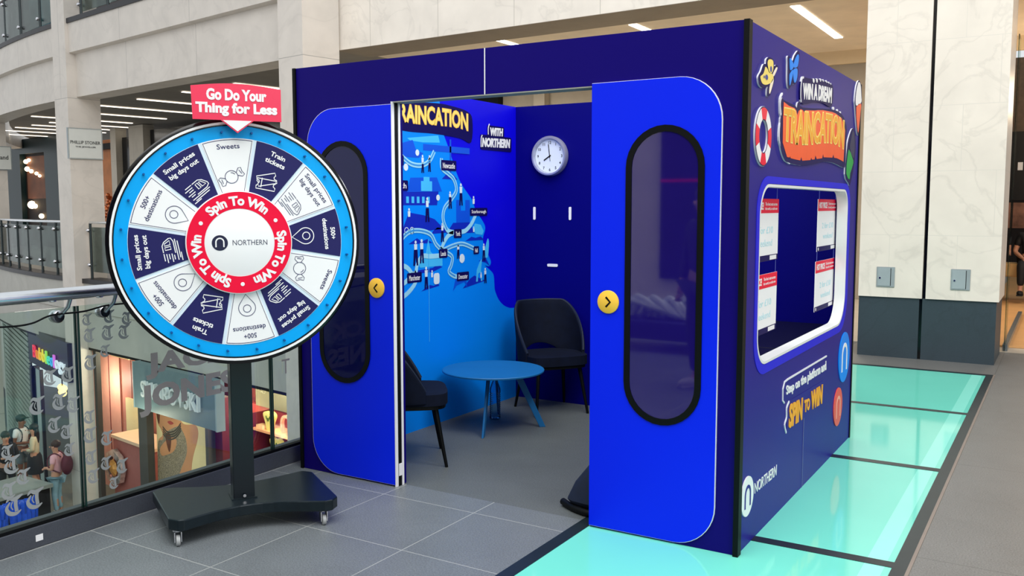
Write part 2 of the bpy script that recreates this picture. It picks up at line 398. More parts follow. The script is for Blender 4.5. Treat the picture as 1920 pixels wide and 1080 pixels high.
def prism(mb, s0, s1, o0, o1, z0, z1, base=0):
    P = lambda s, o, z: fp(s, o+base, z)
    v = [mb.bm.verts.new(P(s, o, z)) for s in (s0, s1) for o in (o0, o1) for z in (z0, z1)]
    for f in ((0, 1, 3, 2), (4, 6, 7, 5), (0, 4, 5, 1), (2, 3, 7, 6), (0, 2, 6, 4), (1, 5, 7, 3)): mb.bm.faces.new([v[i] for i in f])
for s0, s1, base in ((-.25, .40, 0), (8.12, 8.75, 0), (-7.9, -7.25, .8)):
    mb = MB(); prism(mb, s0, s1, -.2, .5, -.05, 9.5, base); prism(mb, s0, s1, -.2, .1, -5.3, -.05, base)
    struct(mb, 'wall_pillar', FACST)
# gallery: floor, ceiling, back wall, right-hand ceiling
mb = MB(); sweep(mb, -22, 8.7, [(.3, -.4), (.3, 0), (6.6, 0), (6.6, -.4)], 24); struct(mb, 'floor', stone('gallery_floor', (150, 150, 145), rough=.4, vein=.05))
mb = MB(); sweep(mb, -22, 8.7, [(.85, 4.3), (.85, 4.4), (6.6, 4.4), (6.6, 4.3)], 24); struct(mb, 'ceiling', stone('gallery_ceiling', (150, 143, 133), rough=.8, vein=.02))
mb = MB(); sweep(mb, -22, 8.7, [(6.4, 0), (6.4, 4.3), (6.6, 4.3), (6.6, 0)], 24); struct(mb, 'wall_gallery', FACWARM)
# long beam and marble wall above the booth, gallery ceiling behind it
bd = (Vector((-2.656, 6.748, 0))-Vector((-9.375, 7.151, 0))).normalized(); bn = Vector((-bd.y, bd.x, 0))
BM_ = frame((-9.375, 7.151, 0), bd, (0, 0, 1), -bn)
mb = MB(); mb.box((.55, 16), (4.06, 9.5), (-.75, 0), BM_); struct(mb, 'wall_beam', BEAMST)
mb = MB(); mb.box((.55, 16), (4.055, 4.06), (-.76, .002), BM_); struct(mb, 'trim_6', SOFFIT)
mb = MB(); mb.box((-9.2, 8), (7.6, 12.4), (4.2, 4.3)); struct(mb, 'ceiling', stone('warm_ceiling', (238, 222, 196), rough=.8, vein=.02))
mb = MB(); mb.box((-9.2, .3), (12.3, 12.5), (0, 4.2)); struct(mb, 'wall_far', stone('taupe_wall', (158, 148, 132), rough=.8, vein=.02))
mb = MB(); mb.box((-12.5, -8.95), (12.1, 12.29), (0, 4.15)); tag(mb.build('shop_opening', BLACK), 'dark shop opening glimpsed through the gap above the booth back wall', 'shopfront')
mb = MB(); mb.box((-8.1, -7.85), (12.1, 12.3), (0, 4.2)); struct(mb, 'wall_pier', MATS['taupe_wall'])
mb = MB(); mb.box((-9.2, 8), (12.22, 12.3), (3.98, 4.2)); struct(mb, 'trim_7', mat('warm_cornice', (215, 195, 160), .7, noise=.02))
mb = MB(); mb.box((-14, 9), (7.2, 22), (-.3, -.002)); struct(mb, 'floor', stone('inner_floor', (190, 180, 165), rough=.4, vein=.05))

# lower level floor and deep walls of the void
mb = MB(); mb.box((-45, 0), (-12, 16), (-5.5, -5.3)); struct(mb, 'floor', stone('lower_floor', (120, 118, 108), rough=.5, vein=.05, joints=(.9, .9), axes='xy', jointcol=(100, 98, 92)))

# ================================================================== THE BOOTH
booth = empty('train_booth', (-1.35, 1.25, 0), 0, 'large navy and blue walk-in booth made like a railway carriage, with open sliding doors', 'booth')
H = 2.4
def stad(cx, z0, z1, w, n=16):
    r = w/2
    return circ(cx, z1-r, r, n, a0=0, a1=PI)+circ(cx, z0+r, r, n, a0=PI, a1=2*PI)
# front fascia: header and two side panels, one sheet with the doorway cut out
mb = MB(); mb.plate(FR, [(-2.69, 0), (-1.973, 0), (-1.973, 2.165), (-.745, 2.165), (-.745, 0), (-.012, 0), (-.012, H), (-2.69, H)], -.09, 0)
mb.build('front_panel', NAVY, booth, bev=.002)
mb = MB(); mb.box((-1.367, -1.361), (-.0015, 0), (2.165, H)); mb.build('panel_seam', WEDGE, booth, label='thin white seam in the header')
mb = MB(); mb.box((-.745-.0, -.742), (.0, .09), (2.1, 2.165)); mb.box((-1.973, -.745), (0.0, .09), (2.160, 2.166)); mb.build('header_edge', mat('raw_board_edge', (150, 150, 140), .6, noise=.05), booth)
# corner trims
mb = MB(); mb.box((-.013, .012), (-.016, .03), (0, H)); mb.build('corner_trim', BLACK, booth, label='black corner strip at the near corner')
mb = MB(); mb.box((-2.71, -2.69), (-.012, .03), (0, H)); mb.build('corner_trim', BLACK, booth, label='black corner strip at the far left')
mb = MB(); mb.box((-.03, .006), (2.485, 2.51), (0, H)); mb.build('corner_trim', BLACK, booth, label='black corner strip at the rear')
# doors (graphic sheets with rounded outer corners and smoked windows)
def door(x0, x1, left):
    r = (.2, 0, 0, .2) if left else (0, .2, .2, 0)
    cx = -2.335 if left else -.37
    mb = MB(); mb.plate(FR, [rrect(x0, .012, x1, 2.175 if not left else 2.15, r), stad(cx, .565, 1.965, .40)][:1], .0, .012)
    d = mb.build('sliding_door', BLUE, booth)
    mb = MB(); mb.plate(FR, rrect(x0-.003*left, .010, x1+.003*(not left), (2.175 if not left else 2.15)+.002, r), 0, .0105); mb.build('door_edge', WEDGE, d, label='white cut edge of the door board')
    mb = MB(); mb.plate(FR, [stad(cx, .565, 1.965, .385), stad(cx, .595, 1.935, .325)], .0125, .018); mb.build('window_seal', BLACK, d, sm=True)
    mb = MB(); mb.plate(FR, stad(cx, .59, 1.94, .335), .0125, .0145); mb.build('window_pane', PANEL if left else PANEB, d)
    bx = -2.088 if left else -.648
    mb = MB(); mb.lathe([(.04, 0), (.056, 0), (.056, .006), (.052, .009), (1e-4, .009)], FR @ Matrix.Translation((bx, 1.134, .0125)), 40); b = mb.build('door_button', YELLOW, d, sm=True)
    s = -1 if left else 1
    mb = MB(); mb.stroke(FR, [(bx-.010*s, 1.134+.024), (bx+.013*s, 1.134), (bx-.010*s, 1.134-.024)], .009, .0215, .023); mb.build('arrow', BLACK, b)
    return d
door(-2.60, -1.972, True); door(-.745, -.105, False)
# jamb layers of the left door: two white edged boards with the dark gap between filled by a black strip
mb = MB(); mb.box((-1.973, -1.968), (-.012, .012), (.0, 2.165)); mb.build('jamb_board', WEDGE, booth, label='white edge of the left door')
mb = MB(); mb.box((-1.973, -1.967), (.013, .042), (.0, 2.165)); mb.build('jamb_gap', BLACK, booth)
mb = MB(); mb.box((-1.973, -1.963), (.042, .058), (0, 2.165)); mb.build('jamb_board', WEDGE, booth, label='white edge of the inner board')
mb = MB(); mb.box((-1.967, -1.963), (.015, .042), (.06, .13)); mb.build('floor_guide', WEDGE, booth)
# side wall with the window opening
WIN = rrect(.235, .83, 2.20, 1.70, (.15, .20, .12, .15), 12)
mb = MB(); mb.plate(SD, [[(.02, 0), (2.49, 0), (2.49, H), (.02, H)], WIN], -.045, 0); mb.build('side_panel', NAVYSIDE, booth)
mb = MB(); mb.plate(SD, [rrect(.19, .785, 2.275, 1.735, (.18, .23, .15, .18), 12), WIN], .0, .003); mb.build('window_border', mat('violet_blue_vinyl', (46, 44, 215), .5, spec=.1, noise=.02), booth)
mb = MB(); mb.plate(SD, [rrect(.237, .832, 2.198, 1.698, (.15, .20, .12, .15), 12), rrect(.25, .845, 2.185, 1.685, (.14, .19, .11, .14), 12)], -.062, .0032); mb.build('window_reveal', mat('white_reveal', (236, 238, 236), .4, noise=.02), booth, sm=True)
mb = MB(); mb.box((.001, .0025), (1.192, 1.197), (.0, .40)); mb.build('panel_seam', mat('seam_white', (120, 125, 170), .5, noise=.02), booth, label='vertical seam below the window')
# left and back walls, side lining
mb = MB(); mb.box((-2.71, -2.672), (.03, 2.5), (0, H)); mb.build('left_wall', INBLUE, booth)
mb = MB(); mb.box((-2.71, -.03), (2.462, 2.5), (0, H)); mb.build('back_wall', INNAVY, booth)
mb = MB(); mb.box((-.06, -.0455), (.09, 2.46), (0, .82)); mb.box((-.06, -.0455), (.09, 2.46), (1.72, H)); mb.box((-.06, -.0455), (.09, .22), (0, H)); mb.build('side_lining', INNAVY, booth)

# ---- railway map printed on the left inner wall
land = [(.03, 2.397), (1.389, 2.397), (1.41, 2.3), (1.438, 2.138), (1.50, 2.03), (1.556, 1.932), (1.623, 1.817), (1.692, 1.739), (1.813, 1.64), (1.864, 1.559), (1.961, 1.475), (1.995, 1.42), (1.96, 1.33), (2.013, 1.244), (2.074, 1.157), (2.05, 1.12), (1.99, 1.128), (2.06, 1.09), (2.113, 1.048), (2.125, .98), (2.136, .918), (2.192, .84), (2.273, .785), (2.36, .757), (2.458, .749), (2.458, .0), (.03, .0)]
mb = MB(); mb.plate(LW, smooth(land[1:-3], 5)+land[-3:]+land[:1], 0, .0012); mapp = mb.build('map_land', LAND, booth, label='sky blue land area of the wall map')
# soft darker lowland fields, hills and buildings of the map
mb = MB()
for pts in ([(.95, 1.42), (1.03, 1.55), (1.2, 1.53), (1.33, 1.5), (1.44, 1.43), (.95, 1.40)], [(1.30, 1.41), (1.36, 1.44), (1.46, 1.43), (1.5, 1.40), (1.3, 1.395)], [(1.02, 1.33), (1.12, 1.37), (1.17, 1.345), (1.24, 1.36), (1.3, 1.33)], [(1.72, 1.33), (1.80, 1.36), (1.86, 1.35), (1.93, 1.36), (1.98, 1.33)], [(1.16, .99), (1.26, 1.03), (1.31, 1.02), (1.37, 1.03), (1.38, 1.015)], [(1.68, .97), (1.78, 1.04), (1.84, 1.06), (1.95, 1.02), (2.0, 1.01)], [(1.42, 1.79), (1.5, 1.84), (1.56, 1.83), (1.62, 1.79)], [(1.05, 1.14), (1.3, 1.15), (1.36, 1.17), (1.42, 1.15), (1.3, 1.12), (1.05, 1.12)], [(1.9, 1.17), (2.0, 1.19), (2.05, 1.13), (2.1, 1.10), (2.0, 1.15)]):
    mb.plate(LW, pts, .0014, .0018)
mb.plate(LW, [(1.47, 1.39), (1.56, 1.47), (1.78, 1.47), (1.84, 1.39)], .0014, .0018)
mb.plate(LW, [(.95, 1.60), (1.36, 1.60), (1.38, 1.70), (.95, 1.70)], .0014, .0018)
mb.build('map_shading', mat('cobalt_print', (5, 40, 190), .5, noise=.02), mapp)
mb = MB()
mb.box((1.6, 1.66), (1.47, 1.64), (0.002, .0024), LW); mb.box((1.72, 1.78), (1.47, 1.64), (.002, .0024), LW); mb.box((1.66, 1.72), (1.47, 1.56), (.002, .0024), LW)
mb.box((1.2, 1.78), (1.985, 2.03), (.002, .0024), LW); mb.box((1.52, 1.54), (1.80, 2.08), (.002, .0024), LW)
mb.plate(LW, [(.95, 2.02), (1.08, 2.05), (1.12, 1.98), (1.2, 1.965), (1.15, 1.93), (.95, 1.93)], .002, .0024)
mb.plate(LW, [(1.01, 1.69), (1.05, 1.79), (1.36, 1.80), (1.42, 1.70)], .002, .0024)
mb.plate(LW, [(1.55, .96), (1.6, 1.09), (1.72, 1.08), (1.74, .97), (1.70, 1.02), (1.6, 1.0)], .002, .0024)
mb.build('map_landmark', LANDDK, mapp, label='cathedral, bridge and stadium shapes')
mb = MB()
mb.box((1.17, 1.3), (1.70, 1.77), (.0028, .0032), LW); mb.box((1.20, 1.27), (1.77, 1.80), (.0028, .0032), LW)
for i in range(5): mb.box((1.0+.06*i, 1.03+.06*i), (1.615, 1.66), (.0028, .0032), LW)
mb.plate(LW, [(1.13, 1.19), (1.16, 1.25), (1.22, 1.26), (1.25, 1.36), (1.275, 1.27), (1.33, 1.23), (1.42, 1.23), (1.42, 1.16), (1.15, 1.16)], .002, .0024)
mb.plate(LW, [(1.82, 1.42), (1.85, 1.46), (1.93, 1.45), (1.97, 1.40), (1.95, 1.37), (1.86, 1.38)], .002, .0024)
mb.plate(LW, [(1.86, 1.01), (1.87, 1.1), (1.92, 1.17), (1.945, 1.18), (1.93, 1.1), (1.95, 1.01), (1.93, 1.01), (1.92, 1.08), (1.89, 1.07), (1.885, 1.01)], .0028, .0032)
mb.plate(LW, smooth([(1.97, 1.2), (2.0, 1.29), (2.03, 1.34), (2.045, 1.3), (2.03, 1.2), (2.0, 1.19)], 4, True), .0028, .0032)
mb.plate(LW, [(1.02, 2.06), (1.38, 2.1), (1.4, 2.05), (1.2, 2.04), (1.05, 2.045)], .0014, .0018)
mb.build('map_landmark', LANDHI, mapp, label='pale castle, town hall and surfboard shapes')
mb = MB()
for pts in ([(.96, 1.93), (1.06, 1.885), (1.18, 1.88), (1.27, 1.915), (1.33, 1.985)], [(1.415, 1.94), (1.42, 1.87), (1.5, 1.83), (1.57, 1.79), (1.60, 1.71), (1.53, 1.64), (1.45, 1.58), (1.43, 1.5), (1.48, 1.42), (1.56, 1.40)], [(1.86, 1.53), (1.80, 1.46), (1.72, 1.41), (1.64, 1.40)],
            [(.9, 1.30), (.96, 1.38), (1.05, 1.42), (1.17, 1.42), (1.28, 1.39), (1.34, 1.32), (1.41, 1.275)], [(1.40, 1.27), (1.44, 1.33), (1.50, 1.38), (1.58, 1.40)], [(1.42, 1.27), (1.55, 1.30), (1.68, 1.31), (1.83, 1.27)], [(1.45, 1.26), (1.54, 1.22), (1.53, 1.16), (1.5, 1.11), (1.58, 1.07), (1.68, 1.07)],
            [(.9, 1.20), (1.0, 1.17), (1.06, 1.12)], [(1.1, 1.12), (1.12, 1.19), (1.18, 1.24), (1.27, 1.235), (1.41, 1.24), (1.41, 1.28)], [(.9, .95), (1.02, 1.0), (1.1, 1.07), (1.08, 1.14)], [(.9, 1.05), (.98, 1.07), (1.06, 1.12)]):
    p = smooth(pts, 6); mb.stroke(LW, p, .034, .0036, .004)
rt = mb.build('rail_route', PALE, mapp)
mb = MB()
for pts in ([(.96, 1.93), (1.06, 1.885), (1.18, 1.88), (1.27, 1.915), (1.33, 1.985)], [(1.415, 1.94), (1.42, 1.87), (1.5, 1.83), (1.57, 1.79), (1.60, 1.71), (1.53, 1.64), (1.45, 1.58), (1.43, 1.5), (1.48, 1.42)], [(.9, 1.30), (.96, 1.38), (1.05, 1.42), (1.17, 1.42), (1.28, 1.39), (1.34, 1.32), (1.41, 1.275)], [(1.42, 1.27), (1.55, 1.30), (1.68, 1.31), (1.83, 1.27)], [(1.45, 1.26), (1.54, 1.22), (1.53, 1.16), (1.5, 1.11), (1.58, 1.07)]):
    mb.stroke(LW, smooth(pts, 6), .012, .0042, .0045)
mb.build('rail_line', mat('mid_blue_print', (60, 150, 225), .5, noise=.02), rt)
mb = MB()
def fig(y, z, h, lean=0):
    mb.plate(LW, circ(y+lean*h, z+h*.9, h*.085, 10), .0036, .004)
    mb.plate(LW, [(y-.11*h, z+.45*h), (y+.11*h, z+.45*h), (y+lean*h+.13*h, z+.8*h), (y+lean*h-.13*h, z+.8*h)], .0036, .004)
for y, z, h in ((1.19, 1.85, .13), (1.27, 1.86, .12), (1.52, 1.6, .13), (1.66, 1.63, .17), (1.83, 1.56, .14), (1.24, 1.53, .16), (1.03, 1.47, .14), (.95, 1.43, .12), (1.42, 1.37, .13), (1.1, 1.22, .17), (1.17, 1.22, .18), (1.62, 1.2, .14), (1.97, 1.2, .13), (1.99, 1.0, .14), (1.93, 1.0, .1), (1.22, 1.03, .17), (1.29, 1.04, .12), (1.83, 1.36, .1)): fig(y, z, h*.8)
mb.plate(LW, circ(1.28+.02, 1.745+.1, .001, 6), .0036, .004)
mb.plate(LW, circ(1.13, 1.965, .022, 12), .0036, .004); mb.plate(LW, circ(1.37, 1.655, .022, 12), .0036, .004); mb.plate(LW, circ(1.0, 1.86, .025, 12), .0036, .004)
mb.plate(LW, circ(1.67, 1.20, .035, 12), .0036, .004); mb.plate(LW, rrect(1.31, 1.03, 1.38, 1.11, .02), .0036, .004)
for y in (.94, 1.0, 1.06): mb.stroke(LW, circ(y, 1.425, .022, 14), .005, .0036, .004, True)
mb.build('map_figure', mat('paper_white_print', (225, 240, 248), .5, noise=.02), mapp)
mb = MB()
for y, z, h in ((1.19, 1.8, .09), (1.27, 1.81, .09), (1.52, 1.54, .12), (1.66, 1.56, .13), (1.24, 1.44, .14), (1.1, 1.13, .16), (1.17, 1.15, .14), (1.62, 1.17, .1), (1.97, 1.13, .12), (1.99, .96, .1), (1.22, .97, .12), (1.42, 1.3, .11)):
    mb.plate(LW, [(y-.12*h, z+h), (y+.12*h, z+h), (y+.17*h, z+.3*h), (y+.06*h, z+.3*h), (y, z+.75*h), (y-.06*h, z+.3*h), (y-.17*h, z+.3*h)], .0046, .005)
mb.build('map_figure', DKNAVY, mapp, label='dark trousers of the little map people')
for t, y0, y1, z, h in (('Newcastle', 1.41, 1.60, 1.885, .075), ('Scarborough', 1.78, 2.02, 1.545, .06), ('York', 1.565, 1.665, 1.385, .065), ('Leeds', 1.375, 1.48, 1.245, .065), ('Hull', 1.825, 1.9, 1.25, .06), ('Doncaster', 1.6, 1.76, 1.06, .065), ('Manchester', 1.0, 1.165, 1.09, .07), ('Carlisle', .72, .975, 1.9, .07), ('Penrith', .78, 1.02, 1.73, .07)):
    mb = MB(); mb.plate(LW, rrect(y0, z-h/2+.005, y1, z+h/2+.005, .01, 4), .0048, .0056); pl_ = mb.build('place_label', DKNAVY, mapp, label='dark label reading '+t)
    mb = MB(); mb.text(LW, t, y0+.02, z-h*.22, y1-.02, z+h*.32, .0057, .0062, bold=.012); mb.build('lettering', WHITE, pl_)
mb = MB(); mb.box((1.247, 1.253), (.62, 1.36), (.0046, .005), LW); mb.build('panel_seam', LANDHI, booth, label='pale seam on the map wall')
# ---- cut-out artwork standing proud of the side wall (outlines in metres on the wall)
ART = {
'bee_edge': [(0.32,2.28),(0.361,2.279),(0.38,2.267),(0.391,2.25),(0.423,2.26),(0.452,2.253),(0.404,2.209),(0.393,2.178),(0.34,2.114),(0.309,2.102),(0.286,2.104),(0.284,2.131),(0.292,2.145),(0.214,2.129),(0.162,2.137),(0.144,2.154),(0.142,2.175),(0.178,2.199),(0.202,2.224),(0.222,2.238),(0.252,2.243),(0.259,2.263),(0.289,2.277)],
'bee_body': [(0.245,2.228),(0.276,2.223),(0.304,2.209),(0.358,2.209),(0.378,2.191),(0.352,2.173),(0.326,2.163),(0.256,2.148),(0.204,2.148),(0.177,2.16),(0.171,2.176),(0.209,2.191),(0.229,2.208)],
'bee_wing': [(0.321,2.272),(0.357,2.271),(0.368,2.257),(0.365,2.23),(0.34,2.211),(0.303,2.214),(0.279,2.234),(0.273,2.252),(0.29,2.266)],
'bee_leg1': [(0.429,2.25),(0.439,2.244),(0.386,2.203),(0.367,2.21),(0.402,2.237)],
'bee_leg2': [(0.378,2.191),(0.376,2.171),(0.33,2.119),(0.312,2.12),(0.322,2.152),(0.343,2.172)],
'bee_spots': [(0.262,2.183),(0.329,2.228),(0.223,2.18)],
'bf_edge': [(0.636,2.332),(0.657,2.33),(0.711,2.316),(0.75,2.348),(0.8,2.376),(0.821,2.382),(0.85,2.37),(0.844,2.328),(0.822,2.3),(0.834,2.288),(0.83,2.255),(0.806,2.225),(0.765,2.207),(0.733,2.208),(0.698,2.191),(0.663,2.175),(0.641,2.188),(0.63,2.221),(0.626,2.288),(0.622,2.322)],
'bf_0': [(0.658,2.322),(0.694,2.32),(0.728,2.304),(0.725,2.283),(0.674,2.266),(0.66,2.285)],
'bf_1': [(0.813,2.363),(0.833,2.356),(0.828,2.326),(0.808,2.301),(0.756,2.289),(0.729,2.294),(0.742,2.314),(0.772,2.342)],
'bf_2': [(0.72,2.274),(0.723,2.253),(0.7,2.218),(0.677,2.193),(0.666,2.198),(0.661,2.24),(0.685,2.259)],
'bf_3': [(0.81,2.288),(0.813,2.258),(0.795,2.229),(0.764,2.215),(0.741,2.228),(0.726,2.269),(0.767,2.287)],
'win_quad': [(0.941,2.235),(1.614,2.281),(0.946,2.15),(1.595,2.192)],
'win_mid': [(1.262,2.263),(1.26,2.176)],
'win_bar': [(0.952,2.264),(0.919,2.255),(0.901,2.214),(0.9,2.158),(0.914,2.134)],
'win_dots': [(1.166,2.272),(1.24,2.281),(1.322,2.293),(1.388,2.298),(1.468,2.302),(1.531,2.302),(1.58,2.301)],
'buoy': [(0.119,1.905),(0.371,1.921),(0.233,2.043),(0.255,1.781),(0.179,1.909),(0.323,1.918),(0.243,1.989),(0.257,1.832),(0.244,1.913)],
'ban_edge': [(0.549,2.12),(0.576,2.11),(0.788,2.103),(0.823,2.094),(0.841,2.123),(0.89,2.131),(0.943,2.108),(1.586,2.157),(1.89,2.154),(2.042,2.095),(2.055,2.014),(2.048,1.859),(1.99,1.833),(1.722,1.85),(1.451,1.847),(1.221,1.824),(0.948,1.807),(0.697,1.811),(0.604,1.828),(0.528,1.896),(0.522,2.015),(0.544,2.044),(0.525,2.091)],
'ban_face': [(0.57,2.101),(0.668,2.091),(0.776,2.089),(0.811,2.08),(0.834,2.058),(0.86,2.083),(0.901,2.095),(0.945,2.094),(0.975,2.084),(1.003,2.099),(1.201,2.115),(1.281,2.124),(1.396,2.134),(1.624,2.144),(1.717,2.144),(1.894,2.13),(1.982,2.082),(2.006,2.062),(1.985,1.869),(1.893,1.876),(1.794,1.882),(1.718,1.881),(1.696,1.9),(1.671,1.88),(1.448,1.872),(1.429,1.889),(1.411,1.865),(1.282,1.855),(1.247,1.873),(1.231,1.851),(1.171,1.847),(1.154,1.857),(1.137,1.843),(0.96,1.832),(0.936,1.851),(0.919,1.832),(0.803,1.833),(0.724,1.835),(0.714,1.845),(0.701,1.837),(0.655,1.838),(0.571,1.902),(0.565,2.029)],
'ban_top': [(0.579,2.08),(0.669,2.085),(0.803,2.087),(0.909,2.092),(1.093,2.103),(1.265,2.116),(1.397,2.127),(1.544,2.132),(1.718,2.137),(1.814,2.136),(1.925,2.126)],
'ban_bot': [(0.596,1.912),(0.687,1.907),(0.823,1.906),(0.929,1.909),(1.115,1.919),(1.288,1.936),(1.421,1.947),(1.569,1.956),(1.745,1.957),(1.842,1.951),(1.903,1.941)],
'ban_dots': [(0.856,2.112),(1.672,2.168),(1.781,2.166),(1.865,2.162)],
'ban_left': [(0.553,2.14),(0.514,2.108),(0.521,2.042),(0.546,2.019),(0.515,1.98),(0.513,1.912),(0.581,1.86),(0.62,1.827),(0.719,1.809)],
'grn_edge': [(2.22,2.089),(2.305,2.079),(2.356,1.978),(2.311,1.841),(2.213,1.731),(2.163,1.74),(2.049,1.793),(2.088,1.963),(2.126,2.024)],
'grn_low': [(2.138,1.953),(2.25,1.905),(2.289,1.874),(2.201,1.804),(2.182,1.763),(2.08,1.797),(2.099,1.899)],
'grn_up': [(2.232,2.074),(2.285,2.061),(2.316,1.976),(2.291,1.9),(2.16,1.959),(2.192,2.022)],
'ice_edge': [(2.385,2.414),(2.458,2.395),(2.498,2.328),(2.509,2.268),(2.479,2.217),(2.443,2.078),(2.411,2.062),(2.361,2.113),(2.296,2.235),(2.276,2.273),(2.292,2.334),(2.322,2.38)],
'ice_top': [(2.386,2.404),(2.441,2.39),(2.474,2.326),(2.482,2.282),(2.328,2.246),(2.296,2.275),(2.312,2.336),(2.346,2.38)],
'ice_cone': [(2.48,2.272),(2.471,2.223),(2.436,2.118),(2.415,2.076),(2.374,2.114),(2.326,2.236)],
'step_quad': [(0.786,0.654),(1.704,0.653),(0.793,0.59),(1.715,0.579)],
'spin_quad': [(0.866,0.541),(1.148,0.528),(0.857,0.409),(1.142,0.401)],
'to_quad': [(1.185,0.504),(1.317,0.495),(1.194,0.43),(1.316,0.427)],
'wins_quad': [(1.34,0.526),(1.633,0.52),(1.345,0.415),(1.624,0.402)],
'north_quad': [(0.26,0.272),(0.647,0.268),(0.264,0.219),(0.642,0.212)],
'line': [(1.716,0.68),(0.82,0.685),(0.754,0.681),(0.724,0.647),(0.727,0.587),(0.758,0.569)],
'bar2': [(0.856,0.558),(0.81,0.532),(0.811,0.481),(0.777,0.448),(0.812,0.398)],
'logow': [(0.044,0.268),(0.231,0.216),(0.129,0.338),(0.144,0.147)],
'logob': [(2.065,0.615),(2.397,0.567),(2.209,0.765),(2.19,0.435)],
'logoc': [(1.954,0.317),(2.216,0.267),(2.078,0.414),(2.068,0.175)],
'seam': [(1.211,0.377),(1.176,0.049)],
'rain_top': [(0.901,2.292),(0.965,2.29),(1.082,2.293),(1.19,2.295),(1.287,2.3),(1.401,2.302),(1.503,2.302),(1.578,2.301),(1.67,2.296),(1.764,2.288)],
'rain_bot': [(0.899,2.161),(0.963,2.162),(1.08,2.159),(1.188,2.159),(1.285,2.167),(1.399,2.167),(1.502,2.17),(1.577,2.167),(1.669,2.165),(1.74,2.154)],
'shadow': [(0.901,2.299),(1.358,2.327),(1.548,2.324),(1.748,2.303),(1.819,2.247),(1.802,2.076),(1.668,2.095),(1.486,2.105),(1.284,2.108),(1.079,2.103),(0.898,2.106)],
'with': [(2.064,2.207),(2.254,2.211),(2.059,2.142),(2.247,2.148)],
'north2': [(1.957,2.122),(2.363,2.133),(1.949,2.049),(2.355,2.06)],
'wbar': [(2.054,2.233),(2.038,2.2),(2.038,2.15)],
'nbar': [(1.952,2.14),(1.936,2.111),(1.935,2.048)],
}
# TRAINCATION on the map wall
def interp(pts, x):
    if x <= pts[0][0]: return pts[0][1]+(x-pts[0][0])*(pts[1][1]-pts[0][1])/(pts[1][0]-pts[0][0])
    for a, b in zip(pts, pts[1:]):
        if x <= b[0]: return a[1]+(x-a[0])*(b[1]-a[1])/(b[0]-a[0])
    return pts[-1][1]
def banded(mb, M, t, x0, x1, top, bot, d0, d1, bold, inset=0):
    """lettering stretched between a lower and an upper curve"""
    vs, fs = text2d(t, bold); a, b, c, d = bbox(vs)
    def wp(x, y):
        X = x0+(x-a)/(c-a)*(x1-x0); k = inset+(y-b)/(d-b)*(1-2*inset); lo, hi = interp(bot, X), interp(top, X); return (X, lo+(hi-lo)*k)
    return mb.add2d(vs, fs, M, d0, d1, wp)
def quadtext(mb, M, t, q, d0, d1, bold):
    """lettering fitted to four corners: top left, top right, bottom left, bottom right"""
    vs, fs = text2d(t, bold); a, b, c, d = bbox(vs); q = [Vector(p) for p in q]
    def wp(x, y):
        u = (x-a)/(c-a); v = (y-b)/(d-b); p = (q[2]*(1-u)+q[3]*u)*(1-v)+(q[0]*(1-u)+q[1]*u)*v; return (p.x, p.y)
    return mb.add2d(vs, fs, M, d0, d1, wp)
mb = MB(); mb.plate(LW, smooth([(.45, 2.30)]+ART['shadow']+[(.45, 2.10)], 4, True), .0016, .0024); tb = mb.build('title_shadow', DKNAVY, booth)
mb = MB(); banded(mb, LW, 'TRAINCATION', .845, 1.764, ART['rain_top'], ART['rain_bot'], .0026, .0034, .05); mb.build('lettering', YELLOW, tb)
mb = MB(); banded(mb, LW, 'TRAINCATION', .85, 1.758, ART['rain_top'], ART['rain_bot'], .0035, .0038, .015, .04); mb.build('lettering', YELLOW2, tb, label='pale centre of the letters')
mb = MB(); mb.plate(LW, rrect(2.03, 2.12, 2.275, 2.222, .015), 0.0, .003); mb.plate(LW, rrect(1.93, 2.03, 2.385, 2.145, .015), 0.0, .0031); w_ = mb.build('title_shadow', DKNAVY, booth)
mb = MB(); quadtext(mb, LW, 'WITH', ART['with'], .0035, .006, .05); quadtext(mb, LW, 'NORTHERN', ART['north2'], .0035, .006, .05)
mb.stroke(LW, smooth(ART['wbar'], 5), .008, .0035, .006); mb.stroke(LW, smooth(ART['nbar'], 5), .008, .0035, .006)
mb.build('lettering', WHITE, w_)
# white slots on the back wall
for x, z, hx, hz in ((-2.492, 1.535, .011, .052), (-2.164, 1.535, .011, .052), (-2.322, 1.116, .048, .0115)):
    mb = MB(); mb.plate(BW, rrect(x-hx, z-hz, x+hx, z+hz, .009, 5), 0, .004); mb.build('wall_plate', WHITE, booth)
def ccw(p): return p if sum(p[i-1][0]*p[i][1]-p[i][0]*p[i-1][1] for i in range(len(p))) > 0 else p[::-1]
def face(key, name, m, parent, d0, d1, k=4):
    mb = MB(); p = ART[key]; mb.plate(SD, smooth(p, k, True) if k else p, d0, d1); return mb.build(name, m, parent)
def cutout(key, label, k=4, T=.008):
    p = smooth(ART[key], k, True) if k else ART[key]
    mb = MB(); mb.plate(SD, p, 0, T); b = mb.build('cutout_sign', WEDGE, booth, label=label)
    mb = MB(); mb.plate(SD, p, T+.0002, T+.0012); mb.build('face_border', DKNAVY, b); return b
b = cutout('bee_edge', 'yellow insect cut-out with dark border')
face('bee_body', 'body_face', YELLOW2, b, .0095, .0105); face('bee_wing', 'wing', YELLOW2, b, .0107, .0113); face('bee_leg1', 'leg', CREAM, b, .0095, .0105); face('bee_leg2', 'leg', CREAM, b, .0095, .0105)
mb = MB()
for (y, z), rx, rz_ in zip(ART['bee_spots'], (.022, .016, .009), (.012, .014, .006)): mb.plate(SD, circ(y, z, rx, 14, ry=rz_), .0114, .0119)
mb.build('spot', mat('spot_blue', (60, 70, 150), .5, noise=.02), b)
b = cutout('bf_edge', 'blue butterfly cut-out')
for i in range(4): face('bf_%d' % i, 'wing', SKYB, b, .0095, .0105)
